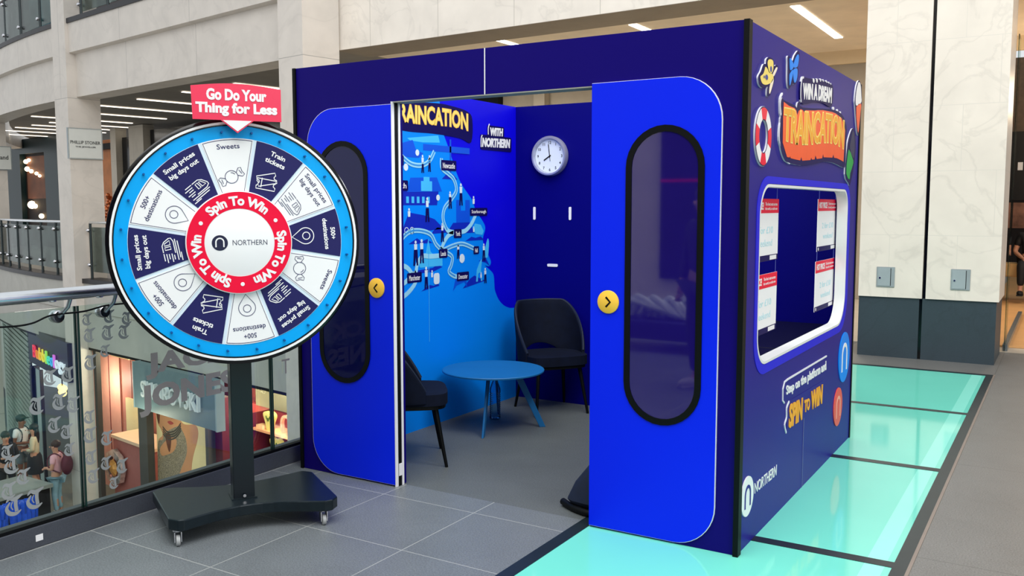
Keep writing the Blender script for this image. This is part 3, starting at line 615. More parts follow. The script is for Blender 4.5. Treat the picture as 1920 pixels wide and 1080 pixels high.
B_ = ART['buoy']; cy, cz = B_[8]; ry_, rz_ = (B_[1][0]-B_[0][0])/2, (B_[2][1]-B_[3][1])/2; hy, hz = (B_[5][0]-B_[4][0])/2, (B_[6][1]-B_[7][1])/2
M_ = SD @ Matrix.Translation((cy, cz, 0))
mb = MB(); mb.plate(M_, [circ(0, 0, ry_+.006, 48, ry=rz_+.006), circ(0, 0, hy*.9, 40, ry=hz*.93)], 0, .008); b = mb.build('lifebuoy_sign', WEDGE, booth, label='red and white lifebuoy cut-out', sm=True)
mb = MB(); mb.plate(M_, [circ(0, 0, ry_+.005, 48, ry=rz_+.005), circ(0, 0, hy*.91, 40, ry=hz*.94)], .0082, .0090); mb.build('face_border', GREYDK, b)
for i in range(8):
    a = PI/8+i*PI/4; o = circ(0, 0, ry_, 8, ry=rz_, a0=a, a1=a+PI/4); n = circ(0, 0, hy, 8, ry=hz, a0=a, a1=a+PI/4)
    mb = MB(); mb.plate(M_, o+n[::-1], .0092, .0102); mb.build('lifebuoy_segment', RED if i % 2 else WHITE, b)
# WIN A DREAM
q = ART['win_quad']
def wv2(p):
    return p
bd_ = [(q[2][0]-.03, q[2][1]-.02), (q[0][0]-.03, q[0][1]+.015), (1.1, 2.275), (1.3, 2.295), (1.5, 2.30), (q[1][0]+.03, q[1][1]+.01), (q[3][0]+.03, q[3][1]-.015), (1.4, 2.175), (1.2, 2.16)]
mb = MB(); mb.plate(SD, smooth(bd_, 4, True), 0, .007); b = mb.build('title_board', DKNAVY, booth, label='raised board reading WIN A DREAM')
mb = MB(); mb.stroke(SD, smooth(ART['win_bar'], 5), .011, .0, .009); mb.build('white_edge', WEDGE, b)
mb = MB(); banded(mb, SD, 'WIN A DREAM', q[0][0], q[1][0], [q[0], ART['win_mid'][0], q[1]], [q[2], ART['win_mid'][1], q[3]], .0072, .009, .05); mb.build('lettering', WHITE, b)
mb = MB()
for (y, z), r in zip(ART['win_dots'], (.012, .012, .009, .007, .007, .006, .005)): mb.plate(SD, circ(y, z, r*1.5, 10, ry=r), 0, .009)
mb.build('white_dot', WHITE, b)
# TRAINCATION banner
b = cutout('ban_edge', 'raised banner reading TRAINCATION in orange and yellow', 3)
face('ban_face', 'banner_face', ORANGE, b, .0094, .0103, 0)
mb = MB(); banded(mb, SD, 'TRAINCATION', .575, 1.975, ART['ban_top'], ART['ban_bot'], .0105, .0118, .055); mb.build('lettering', YELLOW2, b)
mb = MB(); banded(mb, SD, 'TRAINCATION', .583, 1.967, ART['ban_top'], ART['ban_bot'], .0119, .0123, .02, .04); mb.build('lettering', AMBER, b, label='amber centre of the letters')
mb = MB(); mb.stroke(SD, smooth(ART['ban_left'], 4), .009, 0, .009); mb.build('white_edge', WEDGE, b)
mb = MB()
for (y, z), r in zip(ART['ban_dots'], (.014, .010, .008, .006)): mb.plate(SD, circ(y, z, r*1.5, 10, ry=r), 0, .009)
mb.build('white_dot', WHITE, b)
b = cutout('ice_edge', 'ice cream cone cut-out', 3); face('ice_top', 'ice_cream', WHITE, b, .0095, .0105); face('ice_cone', 'cone', ORANGE, b, .0095, .0105, 2)
b = cutout('grn_edge', 'surfboard shaped cut-out in green and grey', 3); face('grn_low', 'lower_face', GREEN, b, .0095, .0105, 2); face('grn_up', 'upper_face', GREYDK, b, .0095, .0105, 3)
# logos
def logo(P_, disc, arch, label, d=.006):
    y = (P_[0][0]+P_[1][0])/2; z = (P_[2][1]+P_[3][1])/2; r = (P_[1][0]-P_[0][0])/2; rz = (P_[2][1]-P_[3][1])/2; r = (r+rz)/2
    mb = MB(); M_ = SD @ Matrix.Translation((y, z, 0)); mb.plate(M_, circ(0, 0, r, 48), .0005, d); b = mb.build('logo_disc', disc, booth, label=label)
    pts = [(-.42*r, -.55*r), (-.42*r, .08*r)]+[(.42*r*math.cos(a), .08*r+.42*r*math.sin(a)) for a in [PI-PI*i/14 for i in range(1, 14)]]+[(.42*r, .08*r), (.42*r, -.55*r)]
    mb = MB(); mb.stroke(M_, pts, .16*r, d+.0003, d+.002); mb.build('logo_arch', arch, b); return b
logo(ART['logob'], SKYB, WHITE, 'round sky blue logo disc', .006); logo(ART['logoc'], mat('coral_red', (240, 82, 70), .45, noise=.02), mat('pale_coral', (250, 170, 150), .45, noise=.02), 'round coral logo disc', .006)
b = logo(ART['logow'], WHITE, NAVYSIDE, 'round white logo beside the word NORTHERN')
mb = MB(); quadtext(mb, SD, 'NORTHERN', ART['north_quad'], .0005, .003, .0); mb.build('lettering', WHITE, b)
# Step on the platform and SPIN TO WIN
mb = MB(); mb.plate(SD, [(.745, .575), (1.73, .565), (1.73, .68), (.82, .685), (.745, .67)], 0, .002); b = mb.build('slogan_board', NAVYSIDE, booth, label='raised strip reading Step on the platform and')
mb = MB(); mb.stroke(SD, ART['line'], .009, 0, .005); mb.build('white_edge', WEDGE, b)
mb = MB(); quadtext(mb, SD, 'Step on the platform and', ART['step_quad'], .0022, .005, .028); mb.build('lettering', WHITE, b)
mb = MB(); mb.plate(SD, [(.82, .40), (1.65, .395), (1.65, .54), (.86, .56), (.82, .53)], 0, .0018); b = mb.build('slogan_board', NAVYSIDE, booth, label='raised strip reading SPIN TO WIN')
mb = MB(); mb.stroke(SD, smooth(ART['bar2'], 4), .011, 0, .005); mb.build('white_edge', WEDGE, b)
mb = MB(); quadtext(mb, SD, 'SPIN', ART['spin_quad'], .0022, .0055, .045); quadtext(mb, SD, 'TO', ART['to_quad'], .0022, .0055, .035); quadtext(mb, SD, 'WIN', ART['wins_quad'], .0022, .0055, .05); mb.build('lettering', AMBER, b)

# ================================================================== INSIDE THE BOOTH
# wall clock
CK = BW @ Matrix.Translation((-2.338, 1.992, 0))
clock = empty('wall_clock', (-2.338, 2.46, 1.992), 0, 'round silver wall clock hanging on the navy back wall of the booth', 'clock')
mb = MB(); mb.lathe([(.145, 0), (.158, .005), (.160, .035), (.152, .052), (.140, .052), (.133, .03), (.133, .02), (1e-4, .02)], CK, 64); mb.build('clock_rim', mat('silver_plastic', (185, 188, 205), .3, metal=.6, noise=.02), clock, sm=True)
mb = MB(); mb.lathe([(.132, .018), (.132, .024), (1e-4, .024)], CK, 48); mb.build('clock_face', mat('clock_paper', (225, 235, 250), .5, noise=.02), clock)
mb = MB()
for i in range(1, 13):
    a = PI/2-i*PI/6; x, y = .108*math.cos(a), .108*math.sin(a); mb.text(CK, str(i), x-.012, y-.011, x+.012, y+.011, .0245, .0255, bold=.01, keep='h')
mb.build('numeral', BLACK, clock)
for a, l, w in ((math.radians(97), .095, .006), (math.radians(212), .062, .009), (math.radians(277), .04, .003)):
    mb = MB(); mb.stroke(CK, [(-.012*math.cos(a), -.012*math.sin(a)), (l*math.cos(a), l*math.sin(a))], w, .027, .0285); mb.build('clock_hand', BLACK, clock)

# round table
tc_ = Vector((-2.235, 1.43, 0))
table = empty('round_table', tc_, 0, 'low round blue metal table inside the booth between the two chairs', 'table')
mb = MB(); mb.lathe([(.355, .418), (.365, .421), (.366, .430), (.362, .434), (1e-4, .434)], Matrix.Translation(tc_), 64); mb.build('tabletop', TABLEB, table, sm=True)
mb = MB(); mb.lathe([(.11, .408), (.12, .408), (.12, .418), (1e-4, .418)], Matrix.Translation(tc_), 32); mb.build('mounting_plate', TABLEB, table)
for fx, fy in ((-2.151, 1.169), (-1.955, 1.655), (-2.45, 1.84)):
    top = tc_+(Vector((fx, fy, 0))-tc_)*.45; d = (Vector((fx, fy, 0))-tc_).normalized(); s = Vector((-d.y, d.x, 0))
    mb = MB(); r0 = [top+Vector((0, 0, .418))+s*a*.009+d*b*.026 for a, b in ((-1, -1), (1, -1), (1, 1), (-1, 1))]; r1 = [Vector((fx, fy, 0))+s*a*.007+d*b*.022 for a, b in ((-1, -1), (1, -1), (1, 1), (-1, 1))]
    v0 = [mb.bm.verts.new(p) for p in r0]; v1 = [mb.bm.verts.new(p) for p in r1]; mb.bm.faces.new(v0); mb.bm.faces.new(v1[::-1])
    for i in range(4): mb.bm.faces.new([v0[i], v0[(i+1) % 4], v1[(i+1) % 4], v1[i]])
    mb.build('leg', TABLEB, table, bev=.003)
# water bottle on the floor
bt = empty('water_bottle', (-2.41, 1.70, 0), 0, 'clear ribbed plastic water bottle standing on the floor under the blue table', 'bottle')
T_ = Matrix.Translation((-2.38, 1.68, 0))
prof = [(.03, .0), (.041, .006)]
for i in range(12): prof += [(.042, .02+i*.015), (.038, .0275+i*.015)]
prof += [(.042, .21), (.04, .235), (.022, .285), (.014, .295), (.014, .31), (1e-4, .31)]
mb = MB(); mb.lathe(prof, T_, 24); mb.build('bottle_body', CLEAR, bt, sm=True)
mb = MB(); mb.lathe([(.015, .300), (.015, .322), (1e-4, .322)], T_, 20); mb.build('bottle_cap', mat('blue_cap', (60, 110, 190), .4, noise=.02), bt)

def make_chair(loc, rz, label):
    ch = empty('tub_chair', loc, rz, label, 'chair', 'velvet chairs inside the booth')
    # seat cushion
    ol = smooth([(-.21, .20), (0, .235), (.21, .20), (.24, 0), (.20, -.18), (0, -.22), (-.20, -.18), (-.24, 0)], 6, True)
    mb = MB(); Z = frame((0, 0, 0), (1, 0, 0), (0, 1, 0), (0, 0, 1)); mb.plate(Z, ol, .385, .455)
    mb.build('seat', VELVET, ch, local=True, bev=.02)
    mb = MB(); mb.plate(Z, [(x*.95, y*.95) for x, y in ol], .36, .386); mb.build('seat_base', BLACK, ch, local=True)
    # curved shell back with an oval gap above the seat
    mb = MB(); nA, nH = 64, 10; cols = []
    for i in range(nA+1):
        a = -1+2*i/nA; th = a*math.radians(112); c = abs(a)
        top = .47+.37*(1-max(0, (c-.38)/.62)**1.5) if c > .38 else .84-.0*c
        low = .40+(.10*(1-(c/.45)**2) if c < .45 else 0)
        col = []
        for j in range(nH+1):
            t = j/nH; z = low+(top-low)*t; fl_ = 1+.10*(z-.4)/.4
            col.append(mb.bm.verts.new((.25*fl_*math.sin(th), -.235*fl_*math.cos(th)-.06*(z-.4)*math.cos(th/2), z)))
        cols.append(col)
    for i in range(nA):
        for j in range(nH): mb.bm.faces.new([cols[i][j], cols[i+1][j], cols[i+1][j+1], cols[i][j+1]])
    edge = [tuple(c[-1].co) for c in cols]
    bk = mb.build('backrest', VELVET, ch, local=True, sm=True)
    so = bk.modifiers.new('solid', 'SOLIDIFY'); so.thickness = .026; so.offset = 0; sb2 = bk.modifiers.new('soft', 'BEVEL'); sb2.width = .008; sb2.segments = 2; sb2.limit_method = 'ANGLE'
    mb = MB(); mb.tube([(x*1.0, y, z+.004) for x, y, z in edge], .009, 6); mb.build('piping', VELVETD, bk, local=True, sm=True)
    for sx, sy in ((-1, 1), (1, 1), (-1, -1), (1, -1)):
        mb = MB(); mb.tube([(sx*.17, sy*.15, .37), (sx*.215, sy*.215, 0)], lambda t: .017-.007*t, 10); mb.build('leg', BLACK, ch, local=True, sm=True)
    return ch
make_chair((-2.26, .49, 0), -.864, 'midnight blue velvet tub chair just inside the left door, only its front half in view')
make_chair((-2.17, 2.165, 0), -2.214, 'midnight blue velvet tub chair in the far corner of the booth under the clock')

# counter and posters behind the side window
ct = empty('display_counter', (-.38, 1.3, 0), 0, 'black counter inside the booth below the side window', 'counter')
mb = MB(); mb.box((-.70, -.07), (.25, 2.44), (.74, .785), bev=.004); mb.build('countertop', mat('black_laminate', (14, 14, 22), .3, noise=.05), ct)
mb = MB(); mb.box((-.66, -.09), (.27, 2.42), (0, .74)); mb.build('carcass', BLACK, ct)
mb = MB(); mb.box((-.70, -.07), (1.18, 1.184), (.785, .7862)); mb.build('top_joint', mat('grey_joint', (45, 45, 60), .5, noise=.03), ct)
def poster(y0, z0, z1, label, thread_top):
    w = .52; M_ = frame((-.075, y0, z0), (0, 1, 0), (0, 0, 1), (1, 0, 0)); h = z1-z0
    p = empty('hanging_poster', (-.075, y0+w/2, z0), 0, label, 'poster', 'posters hanging in the side window')
    mb = MB(); mb.box((0, w), (0, h), (-.003, 0), M_); mb.build('poster_sheet', mat('lit_paper', (250, 250, 250), .5, noise=.01), p)
    mb = MB(); mb.box((0, w), (h-.072, h), (.0002, .001), M_); rb = mb.build('red_header', RED, p)
    mb = MB(); mb.text(M_, 'HOT PRICE!', .025, h-.055, .24, h-.018, .0012, .002, bold=.03); mb.text(M_, 'The best seats across', .27, h-.034, .49, h-.018, .0012, .002); mb.text(M_, 'the north, on sale now', .27, h-.058, .49, h-.042, .0012, .002); mb.build('lettering', WHITE, rb)
    mb = MB(); mb.box((0, w), (.0, .03), (.0002, .001), M_); db = mb.build('footer_strip', DKNAVY, p)
    mb = MB(); mb.box((.37, .49), (.004, .026), (.0012, .002), M_); mb.plate(M_, circ(.03, .015, .010, 14), .0012, .002); mb.build('footer_badge', WHITE, db)
    mb = MB(); mb.text(M_, '2 for £10', .12, .14, .42, .175, .0003, .001, bold=.01); mb.text(M_, 'weekend', .15, .075, .41, .11, .0003, .001); mb.build('lettering', mat('faint_cyan_print', (190, 232, 240), .5, noise=.02), p)
    mb = MB()
    for y in (.03, w-.03): mb.tube([M_ @ Vector((y, h, -.001)), M_ @ Vector((y, thread_top-z0, -.001))], .0012, 5)
    mb.build('hanging_thread', mat('nylon_thread', (110, 120, 200), .4, noise=.02), p)
poster(.32, 1.315, 1.63, 'white poster with red header, upper left of the four in the side window', 1.75)
poster(.32, .945, 1.25, 'white poster with red header, lower left of the four in the side window', 1.315)
poster(1.72, 1.315, 1.635, 'white poster with red header, upper right of the four in the side window', 1.75)
poster(1.70, .945, 1.255, 'white poster with red header, lower right of the four in the side window', 1.315)
# bag behind the right door
bg = empty('cloth_bag', (-.8, .3, 0), 0, 'dark navy cloth bag slumped on the floor behind the right door, black strap end showing', 'bag')
mb = MB(); rows = []
for z, x0, x1, y0, y1 in ((.03, -.955, -.55, .16, .36), (.06, -.97, -.55, .14, .38), (.15, -.93, -.56, .15, .36), (.25, -.86, -.58, .18, .34), (.33, -.80, -.6, .21, .31)):
    rows.append([mb.bm.verts.new((x, y, z)) for x, y in smooth([(x0, (y0+y1)/2), (x0+.05, y0), (x1, y0), (x1, y1), (x0+.05, y1)], 4, True)])
for a, b2 in zip(rows, rows[1:]):
    n = len(a)
    for k in range(n): mb.bm.faces.new([a[k], a[(k+1) % n], b2[(k+1) % n], b2[k]])
mb.bm.faces.new(rows[0][::-1]); mb.bm.faces.new(rows[-1]); mb.build('bag_body', mat('navy_cloth', (14, 28, 52), .8, noise=.15, nscale=20), bg, sm=True)
mb = MB(); mb.box((-.95, -.56), (.17, .35), (0, .03), bev=.01); mb.build('bag_base', mat('tan_trim', (120, 108, 95), .7, noise=.1), bg)
mb = MB(); mb.tube(smooth([(-1.01, .21, .022), (-.95, .17, .02), (-.88, .135, .02), (-.80, .115, .02), (-.70, .12, .03)], 5), .019, 10); mb.build('strap', BLACK, bg, sm=True)

# ================================================================== PRIZE WHEEL
WO = Vector((-2.28, -.85, 0)); WT = Vector((.56, .829, 0)).normalized(); WN = Vector((WT.y, -WT.x, 0))
def WF(n, z=0.): return frame(WO+WN*n+Vector((0, 0, z)), WT, (0, 0, 1), WN)
WZ = frame(WO, WT, -WN, (0, 0, 1))     # plan view: a along, b away from viewer, up
wheel = empty('prize_wheel', WO, math.atan2(WT.y, WT.x), 'large spin-to-win prize wheel on a black post and castor base, red pointer sign on top', 'prize wheel')
bo = [(-.37, -.20), (-.33, -.245), (-.30, -.248)]+[(-.30+.64*i/12, -.248+.105*math.sin(PI*i/12)) for i in range(1, 12)]+[(.36, -.25), (.40, -.245), (.435, -.20), (.41, .28), (.37, .32), (.34, .32)]+[(.34-.70*i/12, .32-.09*math.sin(PI*i/12)) for i in range(1, 12)]+[(-.38, .31), (-.415, .27)]
mb = MB(); mb.plate(WZ, bo, .075, .13); base = mb.build('base_plate', BASEBLK, wheel, bev=.006)
for t, n in ((-.33, .20), (.36, .20), (-.36, -.26), (.36, -.27)):
    c = WO+WT*t+WN*n
    mb = MB(); mb.tube([c+Vector((0, 0, .075)), c+Vector((0, 0, .066))], .022, 12); mb.box((-.017, -.013), (-.012, .03), (.02, .068), frame(c, WT, WN, (0, 0, 1))); mb.box((.013, .017), (-.012, .03), (.02, .068), frame(c, WT, WN, (0, 0, 1)))
    cs = mb.build('castor', CHROME, wheel)
    M_ = frame(c+WN*.018+Vector((0, 0, .026)), WN, (0, 0, 1), WT)
    mb = MB(); mb.lathe([(.018, -.010), (.026, -.008), (.026, .008), (.018, .010), (1e-4, .010)], M_, 24); mb.build('castor_wheel', mat('grey_rubber', (165, 168, 168), .5, noise=.04), cs, sm=True)
mb = MB(); mb.box((-.052, .052), (-.06, .045), (.13, 1.42), frame(WO, WT, WN, (0, 0, 1)), bev=.004); post = mb.build('post', mat('dark_post', (6, 18, 26), .3, noise=.05), wheel)
mb = MB(); mb.box((-.062, .062), (-.07, .055), (.13, .136), frame(WO, WT, WN, (0, 0, 1))); mb.build('post_foot', BASEBLK, post)
mb = MB(); mb.lathe([(.008, 0), (.008, .006), (1e-4, .006)], WF(.056, .15) @ Matrix.Translation((0, 0, 0)), 8); mb.build('bolt', CHROME, post)
WC = WF(.07, 1.42)
mb = MB(); mb.lathe([(.30, .0), (.585, .0), (.592, .006), (.592, .045), (.582, .052), (.558, .052), (.556, .04), (1e-4, .04)], WC, 96); mb.build('wheel_rim', GLOSSBLK, wheel, sm=True)
mb = MB(); mb.plate(WC, [circ(0, 0, .574, 96), circ(0, 0, .563, 96)], .0521, .056); mb.build('rim_stripe', WHITE, wheel, label='thin white ring round the wheel')
mb = MB(); mb.plate(WC, [circ(0, 0, .556, 96), circ(0, 0, .20, 64)], .04, .047); mb.build('wheel_face', CYAN, wheel, label='bright cyan band carrying the pegs')
for i in range(24):
    a = PI/2-math.radians(-12.5+15*i+5); M_ = WC @ Matrix.Translation((.527*math.cos(a), .527*math.sin(a), .047))
    mb = MB(); mb.lathe([(.0055, 0), (.0055, .022), (.004, .026), (1e-4, .026)], M_, 10); mb.build('peg', mat('peg_blue', (0, 80, 150), .35, noise=.02), wheel, sm=True)
# segments
mb = MB(); mb.plate(WC, [circ(0, 0, .498, 96), circ(0, 0, .20, 64)], .0471, .0475); mb.build('segment_divider', mat('clear_white_bar', (222, 238, 250), .3, noise=.02), wheel)
def star(M, pts, w, d, mb, closed=False): mb.stroke(M, pts, w, d, d+.001, closed)
def icon(mb, M, kind, w, d):
    st = lambda pts, closed=False: mb.stroke(M, pts, w, d, d+.001, closed)
    if kind == 'sweet':
        st(circ(0, 0, .030, 24), True)
        for s in (1, -1): st([(s*.030, .008), (s*.048, .022), (s*.060, .018), (s*.056, .0), (s*.060, -.018), (s*.046, -.022), (s*.030, -.008)]); st([(s*.046, .012), (s*.05, -.01)])
        st(circ(0, 0, .020, 8, a0=.2, a1=1.2))
    elif kind == 'pin':
        p = circ(0, .005, .040, 26, a0=-.60, a1=PI+.60); st(p+[(0, -.062)], True); st(circ(0, .008, .018, 20), True)
    elif kind == 'ticket':
        for a, ox, oy in ((.35, 0, .018), (0, .0, -.006)):
            R = lambda x, y: (ox+x*math.cos(a)-y*math.sin(a), oy+x*math.sin(a)+y*math.cos(a))
            pts = [(-.045, .024), (.045, .024), (.045, .010), (.036, .004), (.036, -.006), (.045, -.012), (.045, -.026), (-.045, -.026), (-.045, -.012), (-.037, -.006), (-.037, .004), (-.045, .010)]
            st([R(*p) for p in pts], True)
        st([(-.022, .022), (-.022, -.024)])
    else:
        st([(-.01, .032), (.022, .032), (.038, .022), (.052, -.002), (.052, -.012), (.035, -.020), (-.02, -.020)])
        st([(-.05, .032), (-.015, .032)]); st([(-.06, .020), (-.018, .020)]); st([(-.045, .009), (-.02, .009)]); st([(-.06, -.003), (-.02, -.003)]); st([(-.05, -.013), (-.028, -.013)])
        st([(-.055, -.028), (.045, -.028)]); st([(-.045, -.038), (.035, -.038)]); st([(-.06, -.045), (-.02, -.045)])
        st([(.0, .022), (.012, .022), (.014, -.004), (.0, -.004)], True); st([(.02, .022), (.03, .02), (.042, -.004), (.022, -.004)], True)
KIND = [('Sweets', 'sweet'), ('Train\ntickets', 'ticket'), ('Small prices\nbig days out', 'train'), ('500+\ndestinations', 'pin'), ('Sweets', 'sweet'), ('Small prices\nbig days out', 'train'), ('500+\ndestinations', 'pin'), ('Train\ntickets', 'ticket'), ('500+\ndestinations', 'pin'), ('Small prices\nbig days out', 'train'), ('500+\ndestinations', 'pin'), ('Small prices\nbig days out', 'train')]
TW = {'Sweets': .105, 'Train': .075, 'tickets': .10, 'Small prices': .165, 'big days out': .155, '500+': .06, 'destinations': .155}
for k, (txt, ic) in enumerate(KIND):
    ac = PI/2-math.radians(-5+30*k); dark = k % 2 == 1; hw = PI/12
    def seg(r0, r1, g):
        o = [(r1*math.cos(ac-hw+g/r1+(2*hw-2*g/r1)*i/14), r1*math.sin(ac-hw+g/r1+(2*hw-2*g/r1)*i/14)) for i in range(15)]
        n = [(r0*math.cos(ac+hw-g/r0-(2*hw-2*g/r0)*i/6), r0*math.sin(ac+hw-g/r0-(2*hw-2*g/r0)*i/6)) for i in range(7)]; return o+n
    mb = MB(); mb.plate(WC, seg(.21, .496, .008), .0476, .0495)
    sg = mb.build('wheel_segment', WNAVY if dark else WHITE, wheel, label='navy segment' if dark else 'white segment')
    if not dark:
        a, b2 = seg(.215, .492, .0125), seg(.218, .489, .0148)
        mb = MB(); mb.plate(WC, [a, b2], .0496, .0500); mb.build('segment_outline', WNAVY, sg)
    SM = WC @ Matrix.Rotation(ac-PI/2, 4, 'Z')
    lines = txt.split('\n'); mb = MB(); h = .0235
    for j, ln in enumerate(lines):
        yb = .428-.0*len(lines)+(.018 if len(lines) > 1 else .02)-j*.036; hh = h*(1.25 if any(c in ln for c in 'pgy') else 1); w2 = TW[ln]/2
        mb.text(SM, ln, -w2, yb-(hh-h), w2, yb+h, .0497, .0508, bold=.028 if dark else .004)
    mb.build('lettering', WHITE if dark else WNAVY, sg)
    IM = SM @ Matrix.Translation((0, .315, 0)) @ Matrix.Rotation({'sweet': .45, 'train': .1 if k != 2 else -2.8*0, 'pin': 0, 'ticket': .25}[ic], 4, 'Z')
    if ic == 'pin' and k in (3, 8, 10): IM = SM @ Matrix.Translation((0, .315, 0)) @ Matrix.Rotation(0, 4, 'Z')
    mb = MB(); icon(mb, IM, ic, .0042 if dark else .0026, .0497); mb.build('icon', WHITE if dark else WNAVY, sg)
# hub
HB = WC @ Matrix.Translation((0, 0, .0))
mb = MB(); mb.lathe([(.20, .045), (.247, .05), (.2475, .070), (.244, .072), (1e-4, .072)], HB, 80); hub = mb.build('hub', WHITE, wheel, sm=True, label='white round hub plate')
mb = MB(); mb.plate(HB, [circ(0, 0, .243, 80), circ(0, 0, .163, 64)], .0722, .0732); mb.build('hub_ring', RED, hub)
def arctext(mb, t, amid, r, h, width, bold):
    vs, fs = text2d(t, bold); a, b, c, d = bbox(vs); sx = width/(c-a)
    asc = .73; sy = h/asc
    def wp(x, y):
        ang = amid-((x-(a+c)/2)*sx)/r; rr = r-h*.45+y*sy
        return (rr*math.cos(ang), rr*math.sin(ang))
    mb.add2d(vs, fs, HB, .0733, .0745, wp)
mb = MB()
for am in (92, 92-120, 92+120): arctext(mb, 'Spin To Win', math.radians(am), .200, .044, .305, .045)
for am in (92+60, 92-60, 92-180): mb.plate(HB, circ(.2*math.cos(math.radians(am)), .2*math.sin(math.radians(am)), .0095, 16), .0733, .0745)
mb.build('lettering', WHITE, hub)
mb = MB(); mb.plate(HB, circ(-.093, 0, .037, 40), .0722, .0732); hl = mb.build('logo_disc', mat('logo_navy', (20, 26, 60), .4, noise=.02), hub)
pts = [(-.111, -.020), (-.111, .004)]+[(-.093+.018*math.cos(a), .004+.018*math.sin(a)) for a in [PI-PI*i/12 for i in range(1, 12)]]+[(-.075, .004), (-.075, -.020)]
mb = MB(); mb.stroke(HB, pts, .0062, .0733, .0740); mb.build('logo_arch', WHITE, hub)
mb = MB(); mb.text(HB, 'NORTHERN', -.034, -.012, .128, .013, .0722, .073, bold=-.006); mb.build('lettering', mat('logo_ink', (40, 46, 80), .4, noise=.02), hub)
# pointer sign
PS = WF(.165)
topc = [(.205-.41*i/16, 2.150+.018*math.sin(PI*i/16)) for i in range(17)]
mb = MB(); mb.plate(PS, [(-.20, 1.997), (-.075, 1.997), (0, 1.938), (.075, 1.997), (.205, 1.997)]+topc, -.006, .0); ps = mb.build('pointer_sign', SIGNRED, wheel, bev=.002)
mb = MB(); mb.plate(PS, [(-.066, 1.9965), (0, 1.946), (.066, 1.9965)], .0002, .001); mb.build('pointer_tip', WHITE, ps)
mb = MB(); mb.text(PS, 'Go Do Your', -.137, 2.088, .137, 2.142, .0004, .002, bold=.045); mb.text(PS, 'Thing for Less', -.186, 2.015, .186, 2.078, .0004, .002, bold=.045); mb.build('lettering', WHITE, ps)
mb = MB(); mb.tube([WO+WN*.155+Vector((0, 0, 2.02)), WO+WN*.09+Vector((0, 0, 2.02)), WO+WN*.05+Vector((0, 0, 1.8)), WO+WN*.03+Vector((0, 0, 1.38))], .012, 8); mb.build('sign_bracket', BLACK, wheel)

# ================================================================== BALUSTRADE ON THE DECK
rail = empty('glass_balustrade', (-2.86, -1.6, 0), 0, 'glass balustrade with thick steel handrail along the deck edge, running up to the booth', 'balustrade')
mb = MB(); mb.box((-2.95, -2.815), (-3.84, 2.6), (0, .105)); mb.build('kerb', KERBM, rail, bev=.004)
mb = MB(); mb.box((-2.86, -2.82), (-3.84, 2.6), (.105, .122)); mb.build('bottom_channel', BLACK, rail)
mb = MB(); mb.box((-2.819, -2.815), (-3.84, 2.6), (0, .006)); mb.build('kerb_joint', mat('pale_grout', (175, 178, 175), .6, noise=.03), rail)
mb = MB(); mb.tube([(-2.78, -3.84, 1.185), (-2.78, 2.6, 1.185)], .03, 20); hr = mb.build('handrail', STEEL, rail, sm=True)
ys = [-3.83, -2.59, -1.35, -.11, 1.13]
panes = []
for a, b2 in zip(ys, ys[1:]):
    mb = MB(); mb.box((-2.846, -2.834), (a+.008, b2-.008), (.12, 1.115)); pn = mb.build('glass_pane', RAILGLASS, rail); panes.append(pn)
    for y in (a, b2-.016):
        mb = MB(); mb.box((-2.846, -2.834), (y+.001, y+.0085), (.12, 1.115)); mb.build('pane_edge', mat('green_glass_edge', (26, 58, 52), .2, noise=.05), pn)
    for y in ((a+.14, b2-.16) if abs(a+1.35) > .01 else (a-.15+.29, b2-.16)):
        pass
for y in (-1.455, -1.215, -.245, .06, -2.72, -2.45):
    M_ = frame((-2.834, y, 1.075), (0, 1, 0), (0, 0, 1), (1, 0, 0))
    mb = MB(); mb.lathe([(.03, -.02), (.03, .016), (.026, .022), (1e-4, .022)], M_, 24); cl_ = mb.build('clamp', CHROME, rail, sm=True)
    mb = MB(); mb.tube([(-2.815, y, 1.075), (-2.79, y+.03, 1.12), (-2.78, y+.04, 1.165)], .010, 10); mb.build('bracket_arm', STEELDK, cl_, sm=True)
    mb = MB(); mb.ell((-2.78, y-.05, 1.156), (.012, .02, .006)); mb.build('rail_stud', STEEL, cl_, sm=True)
mb = MB(); mb.tube(smooth([(-2.80, -2.4, 1.07), (-2.80, -2.0, 1.08), (-2.80, -1.72, 1.058), (-2.80, -1.6, 1.06), (-2.80, -1.5, 1.088), (-2.80, -1.34, 1.09), (-2.80, -1.2, 1.108), (-2.80, -1.0, 1.10), (-2.80, -.6, 1.06), (-2.80, -.2, 1.09), (-2.80, .05, 1.06)], 6), .0045, 8)
tag(mb.build('power_cable', BLACK, sm=True), 'thin black cable draped along the glass balustrade under the handrail', 'cable')
mb = MB(); mb.box((-2.8148, -2.813), (-1.62, -1.585), (.035, .065)); tag(mb.build('sticker', WHITE), 'small white square sticker on the dark kerb of the balustrade', 'sticker')
